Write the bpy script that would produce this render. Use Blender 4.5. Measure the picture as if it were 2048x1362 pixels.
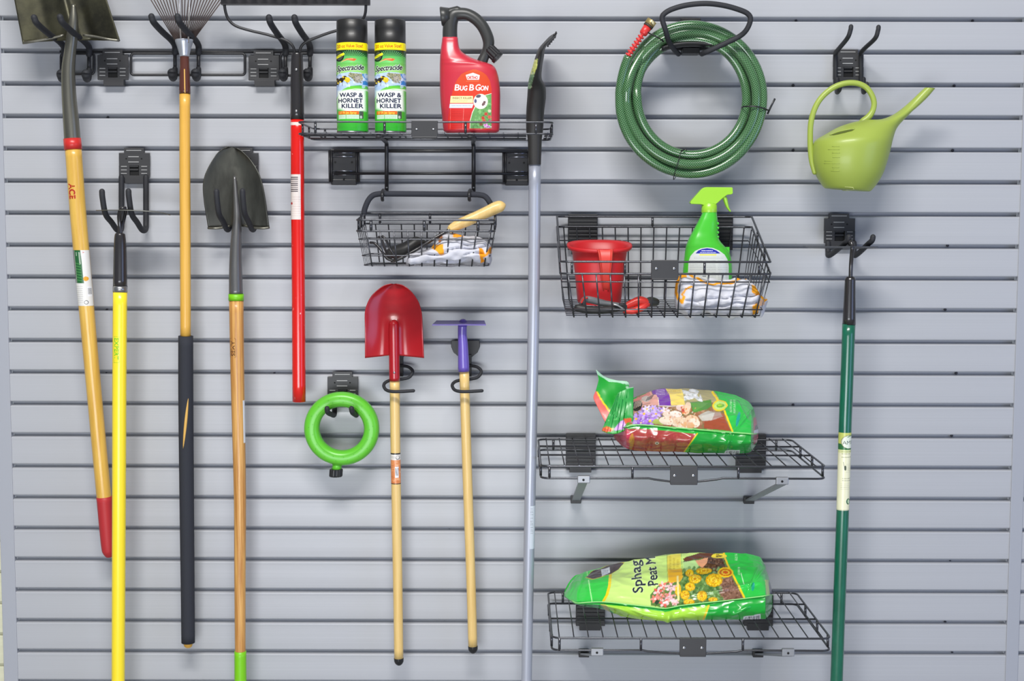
import bpy, math, random
import numpy as np
from mathutils import Vector, noise
random.seed(7)
for o in list(bpy.data.objects): bpy.data.objects.remove(o)
SC = bpy.context.scene
COL = SC.collection
R = math.radians

# ---------------------------------------------------------------- camera
# a 50 mm lens on a 36 mm frame, eye at 1.55 m, 3.4 m in front of the slatted wall (wall face is y = 0)
CAMPOS = Vector((1.21537, -3.39965, 1.55))
YAW, PITCH, ROLL, FPX = -0.00228, 0.08313, 0.00192, 2845.09
fw = Vector((math.sin(YAW)*math.cos(PITCH), math.cos(YAW)*math.cos(PITCH), -math.sin(PITCH)))
rt0 = fw.cross(Vector((0, 0, 1))).normalized(); up0 = rt0.cross(fw)
rt = rt0*math.cos(ROLL) + up0*math.sin(ROLL)
up = -rt0*math.sin(ROLL) + up0*math.cos(ROLL)
cam_d = bpy.data.cameras.new('camera'); cam = bpy.data.objects.new('camera', cam_d); COL.objects.link(cam)
cam_d.sensor_width = 36.0; cam_d.lens = FPX/2048*36; cam_d.clip_start = .05
from mathutils import Matrix
cam.matrix_world = Matrix(((rt.x, up.x, -fw.x, CAMPOS.x), (rt.y, up.y, -fw.y, CAMPOS.y), (rt.z, up.z, -fw.z, CAMPOS.z), (0, 0, 0, 1)))
SC.camera = cam

# ---------------------------------------------------------------- light
wd = bpy.data.worlds.new('world'); SC.world = wd; wd.use_nodes = True
bg = wd.node_tree.nodes['Background']; bg.inputs[0].default_value = (.80, .88, 1.0, 1); bg.inputs[1].default_value = .26

def area(name, loc, target, sx, sy, power, col):
    l = bpy.data.lights.new(name, 'AREA'); l.shape = 'RECTANGLE'; l.size = sx; l.size_y = sy; l.energy = power; l.color = col
    o = bpy.data.objects.new(name, l); COL.objects.link(o); o.location = loc
    d = (Vector(target)-Vector(loc)).normalized(); o.rotation_euler = d.to_track_quat('-Z', 'Y').to_euler()
    return o
area('ceiling_lamp', (.9, -3.0, 4.4), (1.0, 0, .9), 2.2, .5, 190, (1, .98, .95))
area('daylight_and_fill', (4.9, -3.0, 1.0), (1.6, 0, .7), 2.0, 2.0, 34, (.42, .56, 1.0))
area('daylight_and_fill', (.7, -3.7, .45), (.9, 0, .25), 2.0, .9, 60, (.90, .94, 1.0))  # added low front fill that brightens the bottom of the wall
SC.view_settings.view_transform = 'Standard'; SC.view_settings.look = 'None'
SC.view_settings.exposure = 0.0; SC.view_settings.gamma = 1.0
try: SC.view_settings.use_curve_mapping = False
except Exception: pass

# ---------------------------------------------------------------- measuring: a picture position and a distance t in front of the wall -> a point
def W(px, py, t=0.0):
    d = fw + rt*((px-1024)/FPX) - up*((py-681)/FPX)
    return CAMPOS + d*((-t-CAMPOS.y)/d.y)
def mpp(t=0.0): return (3.39965-t)/FPX*1.004
def PR(p):
    v = Vector(p)-CAMPOS; z = v.dot(fw)
    return 1024+FPX*v.dot(rt)/z, 681-FPX*v.dot(up)/z
def lin(c):
    return tuple((x/255/12.92 if x/255 <= .04045 else ((x/255+.055)/1.055)**2.4) for x in c)

# ---------------------------------------------------------------- materials
MATS = {}
def mat(name, col, rough=.5, metal=0., spec=.5, coat=0., var=0., scale=(40, 40, 40), bump=0., bscale=None, col2=None, trans=0., alpha=1., wood=False):
    if name in MATS: return MATS[name]
    m = bpy.data.materials.new(name); m.use_nodes = True; nt = m.node_tree; b = nt.nodes['Principled BSDF']
    b.inputs['Roughness'].default_value = rough; b.inputs['Metallic'].default_value = metal
    b.inputs['Specular IOR Level'].default_value = spec; b.inputs['Coat Weight'].default_value = coat
    b.inputs['Coat Roughness'].default_value = .12
    b.inputs['Transmission Weight'].default_value = trans
    c = lin(col); b.inputs['Base Color'].default_value = (*c, 1)
    tc = nt.nodes.new('ShaderNodeTexCoord'); mp = nt.nodes.new('ShaderNodeMapping'); mp.inputs['Scale'].default_value = scale
    nt.links.new(tc.outputs['Object'], mp.inputs[0])
    if var or col2:
        nz = nt.nodes.new('ShaderNodeTexNoise'); nz.inputs['Scale'].default_value = 1; nz.inputs['Detail'].default_value = 5; nz.inputs['Roughness'].default_value = .6
        nt.links.new(mp.outputs[0], nz.inputs['Vector'])
        rp = nt.nodes.new('ShaderNodeValToRGB'); nt.links.new(nz.outputs[0], rp.inputs[0])
        c2 = lin(col2) if col2 else tuple(max(0, x*(1-var)) for x in c)
        c1 = c if col2 else tuple(min(1, x*(1+var)) for x in c)
        rp.color_ramp.elements[0].position = .38; rp.color_ramp.elements[1].position = .62
        rp.color_ramp.elements[0].color = (*c2, 1); rp.color_ramp.elements[1].color = (*c1, 1)
        nt.links.new(rp.outputs[0], b.inputs['Base Color'])
    if bump:
        mp2 = nt.nodes.new('ShaderNodeMapping'); mp2.inputs['Scale'].default_value = bscale or scale; nt.links.new(tc.outputs['Object'], mp2.inputs[0])
        n2 = nt.nodes.new('ShaderNodeTexNoise'); n2.inputs['Scale'].default_value = 1; n2.inputs['Detail'].default_value = 3
        nt.links.new(mp2.outputs[0], n2.inputs['Vector'])
        bp = nt.nodes.new('ShaderNodeBump'); bp.inputs['Strength'].default_value = bump; bp.inputs['Distance'].default_value = .001
        nt.links.new(n2.outputs[0], bp.inputs['Height']); nt.links.new(bp.outputs[0], b.inputs['Normal'])
    MATS[name] = m; return m

def paintmat(name, rough=.35, spec=.5, coat=0., bump=0., bscale=(60, 60, 60), trans=0.):
    if name in MATS: return MATS[name]
    m = mat(name, (200, 200, 200), rough, spec=spec, coat=coat, bump=bump, bscale=bscale, trans=trans)
    nt = m.node_tree; a = nt.nodes.new('ShaderNodeAttribute'); a.attribute_name = 'Col'
    nt.links.new(a.outputs['Color'], nt.nodes['Principled BSDF'].inputs['Base Color'])
    return m

M_WALL = mat('wall_panel_grey', (172, 174, 179), .34, spec=.45, var=.035, scale=(.8, 1, 900), bump=.10, bscale=(1.5, 1, 700))
M_TRIM = mat('trim_grey', (160, 163, 171), .45, spec=.4)
M_BLK = mat('black_powder_coat', (36, 36, 39), .38, spec=.5, bump=.12, bscale=(1500, 1500, 1500))
M_WIRE = mat('dark_wire', (74, 75, 80), .24, metal=.6, spec=.6)
M_PLATE = mat('charcoal_plate', (50, 50, 52), .45, spec=.5, bump=.1, bscale=(1500, 1500, 1500))
M_RUB = mat('dark_rubber', (43, 44, 48), .62, spec=.35, bump=.15, bscale=(900, 900, 900))
M_FOAM = mat('charcoal_foam', (47, 49, 56), .8, spec=.3, bump=.35, bscale=(700, 700, 700))
M_RIB = mat('black_plastic', (32, 32, 34), .4, spec=.45)
M_LITRIB = mat('lit_rib_edge', (150, 150, 150), .4)  # plate ribs: light caught on their bevels is put into this paler colour
M_HOLE = mat('hole_shade', (10, 10, 11), .8)  # near black: shade inside holes and recesses put into the colour
M_STEEL = mat('bright_steel', (165, 166, 168), .3, metal=.9)
M_ZINC = mat('zinc_steel', (148, 150, 154), .42, metal=.6)

# ---------------------------------------------------------------- object helpers
ORG = {}
def thing(name, label, cat, loc, group=None):
    o = bpy.data.objects.new(name, None); COL.objects.link(o); o.empty_display_size = .05
    o.location = loc; o['label'] = label; o['category'] = cat
    if group: o['group'] = group
    ORG[o] = Vector(loc); return o
def origin(o):
    while o.parent: o = o.parent
    return ORG.get(o, Vector(o.location))
def copy_thing(root, dloc, label):
    c = root.copy(); COL.objects.link(c); c.location = root.location + Vector(dloc); c['label'] = label; ORG[c] = Vector(c.location)
    def rec(src, dst):
        for ch in list(src.children):
            d = ch.copy(); COL.objects.link(d); d.parent = dst; rec(ch, d)
    rec(root, c); return c
def crom(pts, n=6, cyc=False):
    P = [Vector(p) for p in pts]; out = []; L = len(P); seg = L if cyc else L-1
    for i in range(seg):
        a = P[(i-1) % L] if cyc or i > 0 else P[0]*2-P[1]
        b = P[i]; c = P[(i+1) % L]; d = P[(i+2) % L] if cyc or i+2 < L else P[-1]*2-P[-2]
        for k in range(n):
            t = k/n; out.append(.5*((2*b)+(-a+c)*t+(2*a-5*b+4*c-d)*t*t+(-a+3*b-3*c+d)*t**3))
    if not cyc: out.append(P[-1])
    return out
def cr1(v, n): # scalar list the same way
    return [p.x for p in crom([Vector((x, 0, 0)) for x in v], n)]

class MB:
    def __init__(s): s.v = []; s.f = []; s.sm = []; s.uv = {}; s.col = None; s.mi = []; s.m = 0
    def face(s, f, sm=False, uv=None):
        s.f.append(f); s.sm.append(sm); s.mi.append(s.m)
        if uv: s.uv[len(s.f)-1] = uv
    def tube(s, pts, r, n=10, cap=True, cyc=False, uvl=0, flat=1.0, fdir=None):
        P = [Vector(p) for p in pts]; L = len(P)
        rr = [r]*L if isinstance(r, (int, float)) else list(r)
        T = []
        for i in range(L):
            a = P[i-1] if (i > 0 or cyc) else P[i]; b = P[(i+1) % L] if (i < L-1 or cyc) else P[i]
            d = b-a; T.append(d.normalized() if d.length > 1e-9 else Vector((0, 0, 1)))
        u = Vector((0, -1, 0)) if abs(T[0].y) < .9 else Vector((1, 0, 0))
        base = len(s.v); ac = 0; lens = []
        for i in range(L):
            if fdir is not None: u = Vector(fdir)
            u = u - T[i]*u.dot(T[i])
            if u.length < 1e-6: u = T[i].orthogonal()
            u.normalize(); w = T[i].cross(u)
            if i: ac += (P[i]-P[i-1]).length
            lens.append(ac)
            for k in range(n):
                a = 2*math.pi*k/n; s.v.append(P[i]+u*(math.cos(a)*rr[i]*flat)+w*(math.sin(a)*rr[i]))
        for i in range(L if cyc else L-1):
            j = (i+1) % L
            for k in range(n):
                k2 = (k+1) % n
                uv = None
                if uvl:
                    l0 = lens[i]*uvl; l1 = (lens[i+1] if i+1 < L else lens[i]+(P[0]-P[i]).length)*uvl
                    uv = ((l0, k/n), (l0, (k+1)/n), (l1, (k+1)/n), (l1, k/n))
                s.face((base+i*n+k, base+i*n+k2, base+j*n+k2, base+j*n+k), True, uv)
        if cap and not cyc:
            s.face(tuple(base+k for k in reversed(range(n)))); s.face(tuple(base+(L-1)*n+k for k in range(n)))
        return s
    def rtube(s, pts, r, n=10, **k):  # rounded ends
        P = [Vector(p) for p in pts]; rr = [r]*len(P) if isinstance(r, (int, float)) else list(r)
        d0 = (P[0]-P[1]).normalized(); d1 = (P[-1]-P[-2]).normalized()
        A = [P[0]+d0*rr[0]*math.sin(a) for a in (1.35, 1.0, .5)]; ra = [rr[0]*math.cos(a) for a in (1.35, 1.0, .5)]
        B = [P[-1]+d1*rr[-1]*math.sin(a) for a in (.5, 1.0, 1.35)]; rb = [rr[-1]*math.cos(a) for a in (.5, 1.0, 1.35)]
        return s.tube(A+P+B, ra+rr+rb, n, **k)
    def box(s, x0, x1, y0, y1, z0, z1):
        b = len(s.v)
        for z in (z0, z1):
            for x, y in ((x0, y0), (x1, y0), (x1, y1), (x0, y1)): s.v.append(Vector((x, y, z)))
        for f in ((3, 2, 1, 0), (4, 5, 6, 7), (0, 1, 5, 4), (1, 2, 6, 5), (2, 3, 7, 6), (3, 0, 4, 7)): s.face(tuple(b+i for i in f))
        return s
    def pbox(s, px0, py0, px1, py1, t1, t0):  # front face seen at px.. and distance t1, back at t0
        a = W(px0, py1, t1); c = W(px1, py0, t1)
        return s.box(a.x, c.x, -t1, -t0, a.z, c.z)
    def prism(s, pts, off):
        b = len(s.v); n = len(pts); off = Vector(off)
        for p in pts: s.v.append(Vector(p))
        for p in pts: s.v.append(Vector(p)+off)
        s.face(tuple(b+i for i in range(n))); s.face(tuple(b+n+i for i in reversed(range(n))))
        for i in range(n):
            j = (i+1) % n; s.face((b+j, b+i, b+n+i, b+n+j))
        return s
    def pprism(s, pxs, t1, t0): return s.prism([W(x, y, t1) for x, y in pxs], (0, t1-t0, 0))
    def obox(s, c, ax, hx, ay, hy, az, hz):
        b = len(s.v); c = Vector(c)
        for k in (-1, 1):
            for i, j in ((-1, -1), (1, -1), (1, 1), (-1, 1)): s.v.append(c+ax*hx*i+ay*hy*j+az*hz*k)
        for f in ((3, 2, 1, 0), (4, 5, 6, 7), (0, 1, 5, 4), (1, 2, 6, 5), (2, 3, 7, 6), (3, 0, 4, 7)): s.face(tuple(b+i for i in f))
        return s
    def grid(s, G, cols=None, closev=False, closeu=False, sm=True):
        nu = len(G); nv = len(G[0]); b = len(s.v)
        for row in G:
            for p in row: s.v.append(p)
        if cols is not None:
            if s.col is None: s.col = [(1, 1, 1)]*b
            for row in cols: s.col.extend(row)
        for i in range(nu if closeu else nu-1):
            i2 = (i+1) % nu
            for j in range(nv if closev else nv-1):
                j2 = (j+1) % nv; s.face((b+i*nv+j, b+i*nv+j2, b+i2*nv+j2, b+i2*nv+j), sm)
        return s
    def disk(s, c, nrm, r, n=20):
        c = Vector(c); nrm = Vector(nrm).normalized(); u = nrm.orthogonal().normalized(); w = nrm.cross(u); b = len(s.v)
        for k in range(n): s.v.append(c+u*math.cos(2*math.pi*k/n)*r+w*math.sin(2*math.pi*k/n)*r)
        s.face(tuple(b+i for i in range(n))); return s
    def ball(s, c, rx, ry, rz, n=16, m=10):
        c = Vector(c); G = []
        for i in range(m+1):
            a = math.pi*i/m; G.append([c+Vector((rx*math.sin(a)*math.cos(2*math.pi*k/n), ry*math.sin(a)*math.sin(2*math.pi*k/n), rz*math.cos(a))) for k in range(n)])
        return s.grid(G, closev=True)
    def build(s, name, m, parent=None, label=None, cat=None, group=None, kind=None, bevel=0, solid=0, org=None, weld=False, seg=2, subd=0):
        O = origin(parent) if parent else Vector(org or (0, 0, 0))
        me = bpy.data.meshes.new(name)
        me.from_pydata([tuple(Vector(p)-O) for p in s.v], [], s.f)
        me.polygons.foreach_set('use_smooth', s.sm); me.polygons.foreach_set('material_index', s.mi)
        if s.uv:
            ul = me.uv_layers.new(name='UV')
            for pi, uv in s.uv.items():
                for li, q in zip(me.polygons[pi].loop_indices, uv): ul.data[li].uv = q
        if s.col is not None:
            ca = me.color_attributes.new('Col', 'FLOAT_COLOR', 'POINT')
            a = np.ones((len(s.v), 4), dtype=np.float32); cc = np.array(s.col, dtype=np.float32); a[:len(cc), :3] = cc
            ca.data.foreach_set('color', a.ravel())
        for q in (m if isinstance(m, (list, tuple)) else [m]): me.materials.append(q)
        me.update()
        o = bpy.data.objects.new(name, me); COL.objects.link(o)
        if parent: o.parent = parent
        else: o.location = O; ORG[o] = O
        if label: o['label'] = label
        if cat: o['category'] = cat
        if group: o['group'] = group
        if kind: o['kind'] = kind
        if solid:
            q = o.modifiers.new('s', 'SOLIDIFY'); q.thickness = solid; q.offset = 0
        if bevel:
            q = o.modifiers.new('b', 'BEVEL'); q.width = bevel; q.segments = seg; q.limit_method = 'ANGLE'; q.angle_limit = R(40)
        if subd:
            q = o.modifiers.new('u', 'SUBSURF'); q.levels = subd; q.render_levels = subd
        return o

# ---------------------------------------------------------------- painted labels: drawn in python, carried as vertex colours of the printed surface
_txt = {}
def text_tris(t):
    if t in _txt: return _txt[t]
    cu = bpy.data.curves.new('tmp', 'FONT'); cu.body = t; cu.resolution_u = 3
    ob = bpy.data.objects.new('tmp', cu); COL.objects.link(ob); bpy.context.view_layer.update()
    ev = ob.evaluated_get(bpy.context.evaluated_depsgraph_get()); me = ev.to_mesh(); me.calc_loop_triangles()
    v = np.array([q.co[:2] for q in me.vertices]) if len(me.vertices) else np.zeros((0, 2))
    tr = [tuple(q.vertices) for q in me.loop_triangles]
    ev.to_mesh_clear(); bpy.data.objects.remove(ob); bpy.data.curves.remove(cu)
    _txt[t] = (v, tr); return _txt[t]
class Canvas:
    def __init__(s, x0, y0, x1, y1, res, col):
        s.x0, s.y0, s.k = x0, y0, res; s.w = int((x1-x0)*res)+1; s.h = int((y1-y0)*res)+1
        s.a = np.zeros((s.h, s.w, 3)); s.a[:] = lin(col)
        s.X, s.Y = np.meshgrid(x0+np.arange(s.w)/res, y0+np.arange(s.h)/res)
    def _bb(s, x0, y0, x1, y1):
        return max(0, int((x0-s.x0)*s.k)-1), max(0, int((y0-s.y0)*s.k)-1), min(s.w, int((x1-s.x0)*s.k)+2), min(s.h, int((y1-s.y0)*s.k)+2)
    def mask(s, m, col, a=1.):
        s.a[m] = s.a[m]*(1-a)+np.array(lin(col))*a
    def poly(s, pts, col, a=1.):
        xs = [p[0] for p in pts]; ys = [p[1] for p in pts]
        i0, j0, i1, j1 = s._bb(min(xs), min(ys), max(xs), max(ys))
        if i1 <= i0 or j1 <= j0: return
        X = s.X[j0:j1, i0:i1]; Y = s.Y[j0:j1, i0:i1]; m = np.zeros(X.shape, bool); n = len(pts)
        for i in range(n):
            (ax, ay), (bx, by) = pts[i], pts[(i+1) % n]
            if ay == by: continue
            c = ((ay > Y) != (by > Y)) & (X < (bx-ax)*(Y-ay)/(by-ay)+ax); m ^= c
        sub = s.a[j0:j1, i0:i1]; sub[m] = sub[m]*(1-a)+np.array(lin(col))*a
    def rect(s, x0, y0, x1, y1, col, a=1.): s.poly([(x0, y0), (x1, y0), (x1, y1), (x0, y1)], col, a)
    def ell(s, cx, cy, rx, ry, col, ang=0, a=1., n=28):
        c, q = math.cos(R(ang)), math.sin(R(ang))
        s.poly([(cx+rx*math.cos(t)*c-ry*math.sin(t)*q, cy+rx*math.cos(t)*q+ry*math.sin(t)*c) for t in [2*math.pi*i/n for i in range(n)]], col, a)
    def line(s, pts, w, col, a=1.):
        for (ax, ay), (bx, by) in zip(pts, pts[1:]):
            L = math.hypot(bx-ax, by-ay) or 1; nx, ny = -(by-ay)/L*w/2, (bx-ax)/L*w/2
            s.poly([(ax+nx, ay+ny), (bx+nx, by+ny), (bx-nx, by-ny), (ax-nx, ay-ny)], col, a)
            s.ell(bx, by, w/2, w/2, col, n=8)
    def text(s, t, x, y, h, col, ang=0, width=None, shear=0, bold=0):
        v, tr = text_tris(t)
        if not len(v): return
        mn, mx = v.min(0), v.max(0); q = (v-mn); H = .72; sy = h/H; sx = sy if width is None else width/(mx[0]-mn[0])
        X = (v[:, 0]-mn[0])*sx+shear*v[:, 1]*sy; Y = -v[:, 1]*sy; c, n = math.cos(R(ang)), math.sin(R(ang))
        offs = [(0, 0)] if not bold else [(-bold, 0), (bold, 0), (0, bold), (0, -bold)]
        for ox, oy in offs:
            PX = x+(X+ox)*c+(Y+oy)*n; PY = y-(X+ox)*n+(Y+oy)*c
            for a, b, d in tr: s.poly([(PX[a], PY[a]), (PX[b], PY[b]), (PX[d], PY[d])], col)
    def flower(s, cx, cy, r, n, col, cc, col2=None, sq=1., ph=0):
        for i in range(n):
            a = 2*math.pi*i/n+ph; s.ell(cx+math.cos(a)*r*.55, cy+math.sin(a)*r*.55*sq, r*.5, r*.27*sq**.5, col if i % 2 or not col2 else col2, math.degrees(math.atan2(math.sin(a)*sq, math.cos(a))), n=12)
        s.ell(cx, cy, r*.22, r*.22*sq, cc, n=10)
    def specks(s, x0, y0, x1, y1, n, r, cols, a=1., inside=None):
        for _ in range(n):
            x = random.uniform(x0, x1); y = random.uniform(y0, y1)
            if inside and not inside(x, y): continue
            s.ell(x, y, r*random.uniform(.5, 1.3), r*random.uniform(.5, 1.3), random.choice(cols), random.uniform(0, 180), a, n=7)
    def barcode(s, pts, n=16, col=(30, 30, 40)):
        (a, b, c, d) = pts; s.poly(pts, (232, 232, 236))
        random.seed(3); u = .06
        L = lambda p, q, k: (p[0]+(q[0]-p[0])*k, p[1]+(q[1]-p[1])*k)
        while u < .92:
            w = random.choice((.014, .022, .035)); s.poly([L(L(a, b, u), L(d, c, u), .12), L(L(a, b, u+w), L(d, c, u+w), .12), L(L(a, b, u+w), L(d, c, u+w), .8), L(L(a, b, u), L(d, c, u), .8)], col); u += w+random.choice((.015, .025, .04))
    def scribble(s, x0, y0, x1, y1, rows, h, col, a=.8, seed=1):  # rows of print too small to read
        rr = random.Random(seed)
        for i in range(rows):
            y = y0+(y1-y0)*(i+.5)/rows; x = x0
            while x < x1:
                w = rr.uniform(.8, 2.6); s.rect(x, y-h/2, min(x+w, x1), y+h/2, col, a); x += w+.7
    def get(s, x, y):
        i = min(max((x-s.x0)*s.k, 0), s.w-1.001); j = min(max((y-s.y0)*s.k, 0), s.h-1.001)
        i0, j0 = int(i), int(j); fx, fy = i-i0, j-j0; i1 = min(i0+1, s.w-1); j1 = min(j0+1, s.h-1)
        c = (s.a[j0, i0]*(1-fx)+s.a[j0, i1]*fx)*(1-fy)+(s.a[j1, i0]*(1-fx)+s.a[j1, i1]*fx)*fy
        return (c[0], c[1], c[2])

def lerp(tab, x):
    if x <= tab[0][0]: return tab[0][1:]
    for a, b in zip(tab, tab[1:]):
        if x <= b[0]:
            k = (x-a[0])/(b[0]-a[0]) if b[0] > a[0] else 0; return tuple(p+(q-p)*k for p, q in zip(a[1:], b[1:]))
    return tab[-1][1:]
def slerp(tab, x):  # smooth (catmull) table lookup
    if x <= tab[0][0]: return tab[0][1:]
    if x >= tab[-1][0]: return tab[-1][1:]
    for i in range(len(tab)-1):
        if x <= tab[i+1][0]:
            b, c = tab[i], tab[i+1]; a = tab[i-1] if i else None; d = tab[i+2] if i+2 < len(tab) else None
            h = c[0]-b[0]; k = (x-b[0])/h; out = []
            for q in range(1, len(b)):
                m0 = (c[q]-a[q])/(c[0]-a[0]) if a else (c[q]-b[q])/h
                m1 = (d[q]-b[q])/(d[0]-b[0]) if d else (c[q]-b[q])/h
                out.append((2*k**3-3*k*k+1)*b[q]+(k**3-2*k*k+k)*h*m0+(-2*k**3+3*k*k)*c[q]+(k**3-k*k)*h*m1)
            return tuple(out)

def pole(parent, name, m, ctl, ta, tb=None, n=24, label=None, k=1.0, ends='flat', seg=1, sub=6):
    """ctl: list of (px, py, radius_px); distance from the wall goes ta -> tb along it"""
    tb = ta if tb is None else tb; N = len(ctl)
    y0, y1 = ctl[0][1], ctl[-1][1]; P = []; r = []
    for x, y, q in ctl:
        t = ta+(tb-ta)*((y-y0)/(y1-y0) if y1 != y0 else 0); P.append(W(x, y, t)); r.append(q*mpp(t)*k)
    if N > 2: P2 = crom(P, sub); r2 = cr1(r, sub)
    else: P2, r2 = P, r
    mb = MB(); (mb.rtube if ends == 'round' else mb.tube)(P2, r2, n)
    return mb.build(name, m, parent, label=label)
def sleeve(parent, name, ctl, ta, tb, y0, y1, cv, m, a0=-88, a1=88, na=60, ny=80, lift=1.012, label=None, yy0=None, yy1=None):
    """printed wrap on a pole; ctl as for pole (the same list), drawn between picture rows y0..y1"""
    Y0, Y1 = ctl[0][1], ctl[-1][1]; tab = [(y, x, q) for x, y, q in ctl]; G = []; C = []
    for i in range(ny+1):
        y = y0+(y1-y0)*i/ny; x, q = slerp(tab, y) if len(tab) > 2 else lerp(tab, y)
        t = ta+(tb-ta)*(y-Y0)/(Y1-Y0); c = W(x, y, t); r = q*mpp(t)*lift; row = []; cr = []
        for j in range(na+1):
            a = R(a0+(a1-a0)*j/na); row.append(c+Vector((math.sin(a)*r, -math.cos(a)*r, 0))); cr.append(cv.get(x+math.sin(a)*q, y))
        G.append(row); C.append(cr)
    return MB().grid(G, C).build(name, m, parent, label=label, solid=0)
def loft(rows, axis, na=48, ex=1.0, disp=None, cv=None, closed=True, ns=None, tab_fn=slerp, back=None):
    """rows: (s, lo, hi, tc, td): along picture axis s, silhouette lo..hi, middle distance tc, half depth td"""
    ns = ns or 60; s0, s1 = rows[0][0], rows[-1][0]; G = []; C = []
    for i in range(ns+1):
        s = s0+(s1-s0)*i/ns; lo, hi, tc, td = tab_fn(rows, s); c = (lo+hi)/2; h = (hi-lo)/2; row = []; cr = []
        for j in range(na):
            a = 2*math.pi*j/na; ca, sa = math.cos(a), math.sin(a)
            u = math.copysign(abs(sa)**ex, sa); v = math.copysign(abs(ca)**ex, ca)
            q = c+h*u; t = tc+td*v; p = W(s, q, t) if axis == 'x' else W(q, s, t)
            if disp:
                n = Vector((0, -v, -u)) if axis == 'x' else Vector((u, -v, 0)); p = p+n.normalized()*disp(p, s, q, a)
            row.append(p)
            if cv: cr.append(cv.get(s, q) if axis == 'x' else cv.get(q, s))
        G.append(row); C.append(cr)
    mb = MB(); mb.grid(G, C if cv else None, closev=True)
    if closed:
        L = (ns)*na; mb.face(tuple(range(na))); mb.face(tuple(reversed([L+k for k in range(na)])))
    return mb

def loft_patch(rows, cv, x0, x1, y0, y1, ex, nx, ny, lift=.0004):
    """front of an upright loft, evenly divided, for print"""
    G, C = [], []
    for i in range(ny+1):
        y = y0+(y1-y0)*i/ny; lo, hi, tc, td = slerp(rows, y); c = (lo+hi)/2; h = (hi-lo)/2; row, cr = [], []
        for j in range(nx+1):
            x = x0+(x1-x0)*j/nx; u = max(-.995, min(.995, (x-c)/h)); sa = abs(u)**(1/ex); v = math.sqrt(max(0, 1-sa*sa))**ex
            row.append(W(x, y, tc+td*v+lift)); cr.append(cv.get(x, y))
        G.append(row); C.append(cr)
    return MB().grid(G, C)

# ================================================================ the setting
XR = 2.4144; Z0 = 1.55+.48123
def slat_profile():
    pts = []  # (y, z) from the top of the wall to the bottom; one slot every 76.2 mm
    for k in range(-9, 26):
        z = Z0-.0762*k
        for a, b in ((0, .0035), (.0004, .0012), (.0018, .0002), (.022, .0004), (.0225, -.0078), (.0140, -.0086), (.0034, -.0098), (.0018, -.0101), (.0004, -.0112), (-.0004, -.0124), (-.0001, -.0138), (.0, -.0200)): pts.append((a, z+b))
        pts.append((.0006, z-.045))
    pts.append((0, .02)); return pts
def slats(name, x0, x1):
    mb = MB(); pr = slat_profile(); b = 0
    for y, z in pr: mb.v += [Vector((x0, y, z)), Vector((x1, y, z))]
    for i in range(len(pr)-1):
        (ya, za), (yb, zb) = pr[i], pr[i+1]
        fl = abs(yb-ya) < .001 and abs(za-zb) > .006
        mb.face((2*i, 2*i+2, 2*i+3, 2*i+1), True)
    n = len(mb.v)
    mb.box(x0, x1, .024, .03, 0, 2.75)
    o = mb.build(name, M_WALL, kind='structure')
    return o
wall = slats('wall_back', 0, XR)
slats('wall_right', XR+.030, XR+1.3)
MB().box(-.034, .0, -.0022, .014, 0, 2.75).build('trim_1', M_TRIM, kind='structure', bevel=.001)
MB().box(XR, XR+.030, -.0030, .014, 0, 2.75).build('trim_2', M_TRIM, kind='structure', bevel=.0012)
M_SID = mat('cream_siding', (205, 204, 178), .55, var=.04, scale=(3, 3, 60))
mb = MB(); z = 0
while z < 2.7:
    mb.box(-1.3, -.034, .004, .02, z+.004, z+.0745); z += .0775
mb.box(-1.3, -.034, .012, .03, 0, 2.75); mb.build('wall_left', M_SID, kind='structure', bevel=.002)
M_FLOOR = mat('concrete_floor', (150, 148, 144), .7, var=.1, scale=(2, 2, 2))
MB().box(-3, 6, -7, .03, -.08, 0).build('floor', M_FLOOR, kind='structure')
# screws driven through the slots
M_SCR = mat('dull_screw', (70, 70, 76), .5, metal=.6)
for x, y in ((216, 234), (214, 619), (213, 746), (1592, 41), (1586, 170), (1586, 300), (1586, 809), (549, 746), (1945, 41), (1908, 171), (1905, 300), (1895, 490), (1890, 618), (1912, 745), (1903, 870), (1905, 1000), (1900, 1122), (1890, 1243), (1904, 1305), (899, 936), (899, 1059), (896, 1182), (889, 1243), (889, 1306)):
    p = W(x, y+1, -.019); mb = MB(); mb.tube([p, p+Vector((0, -.002, 0)), p+Vector((0, -.0034, 0))], [.0034, .0032, .0012], 12); mb.build('screw', M_SCR, wall)

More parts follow.
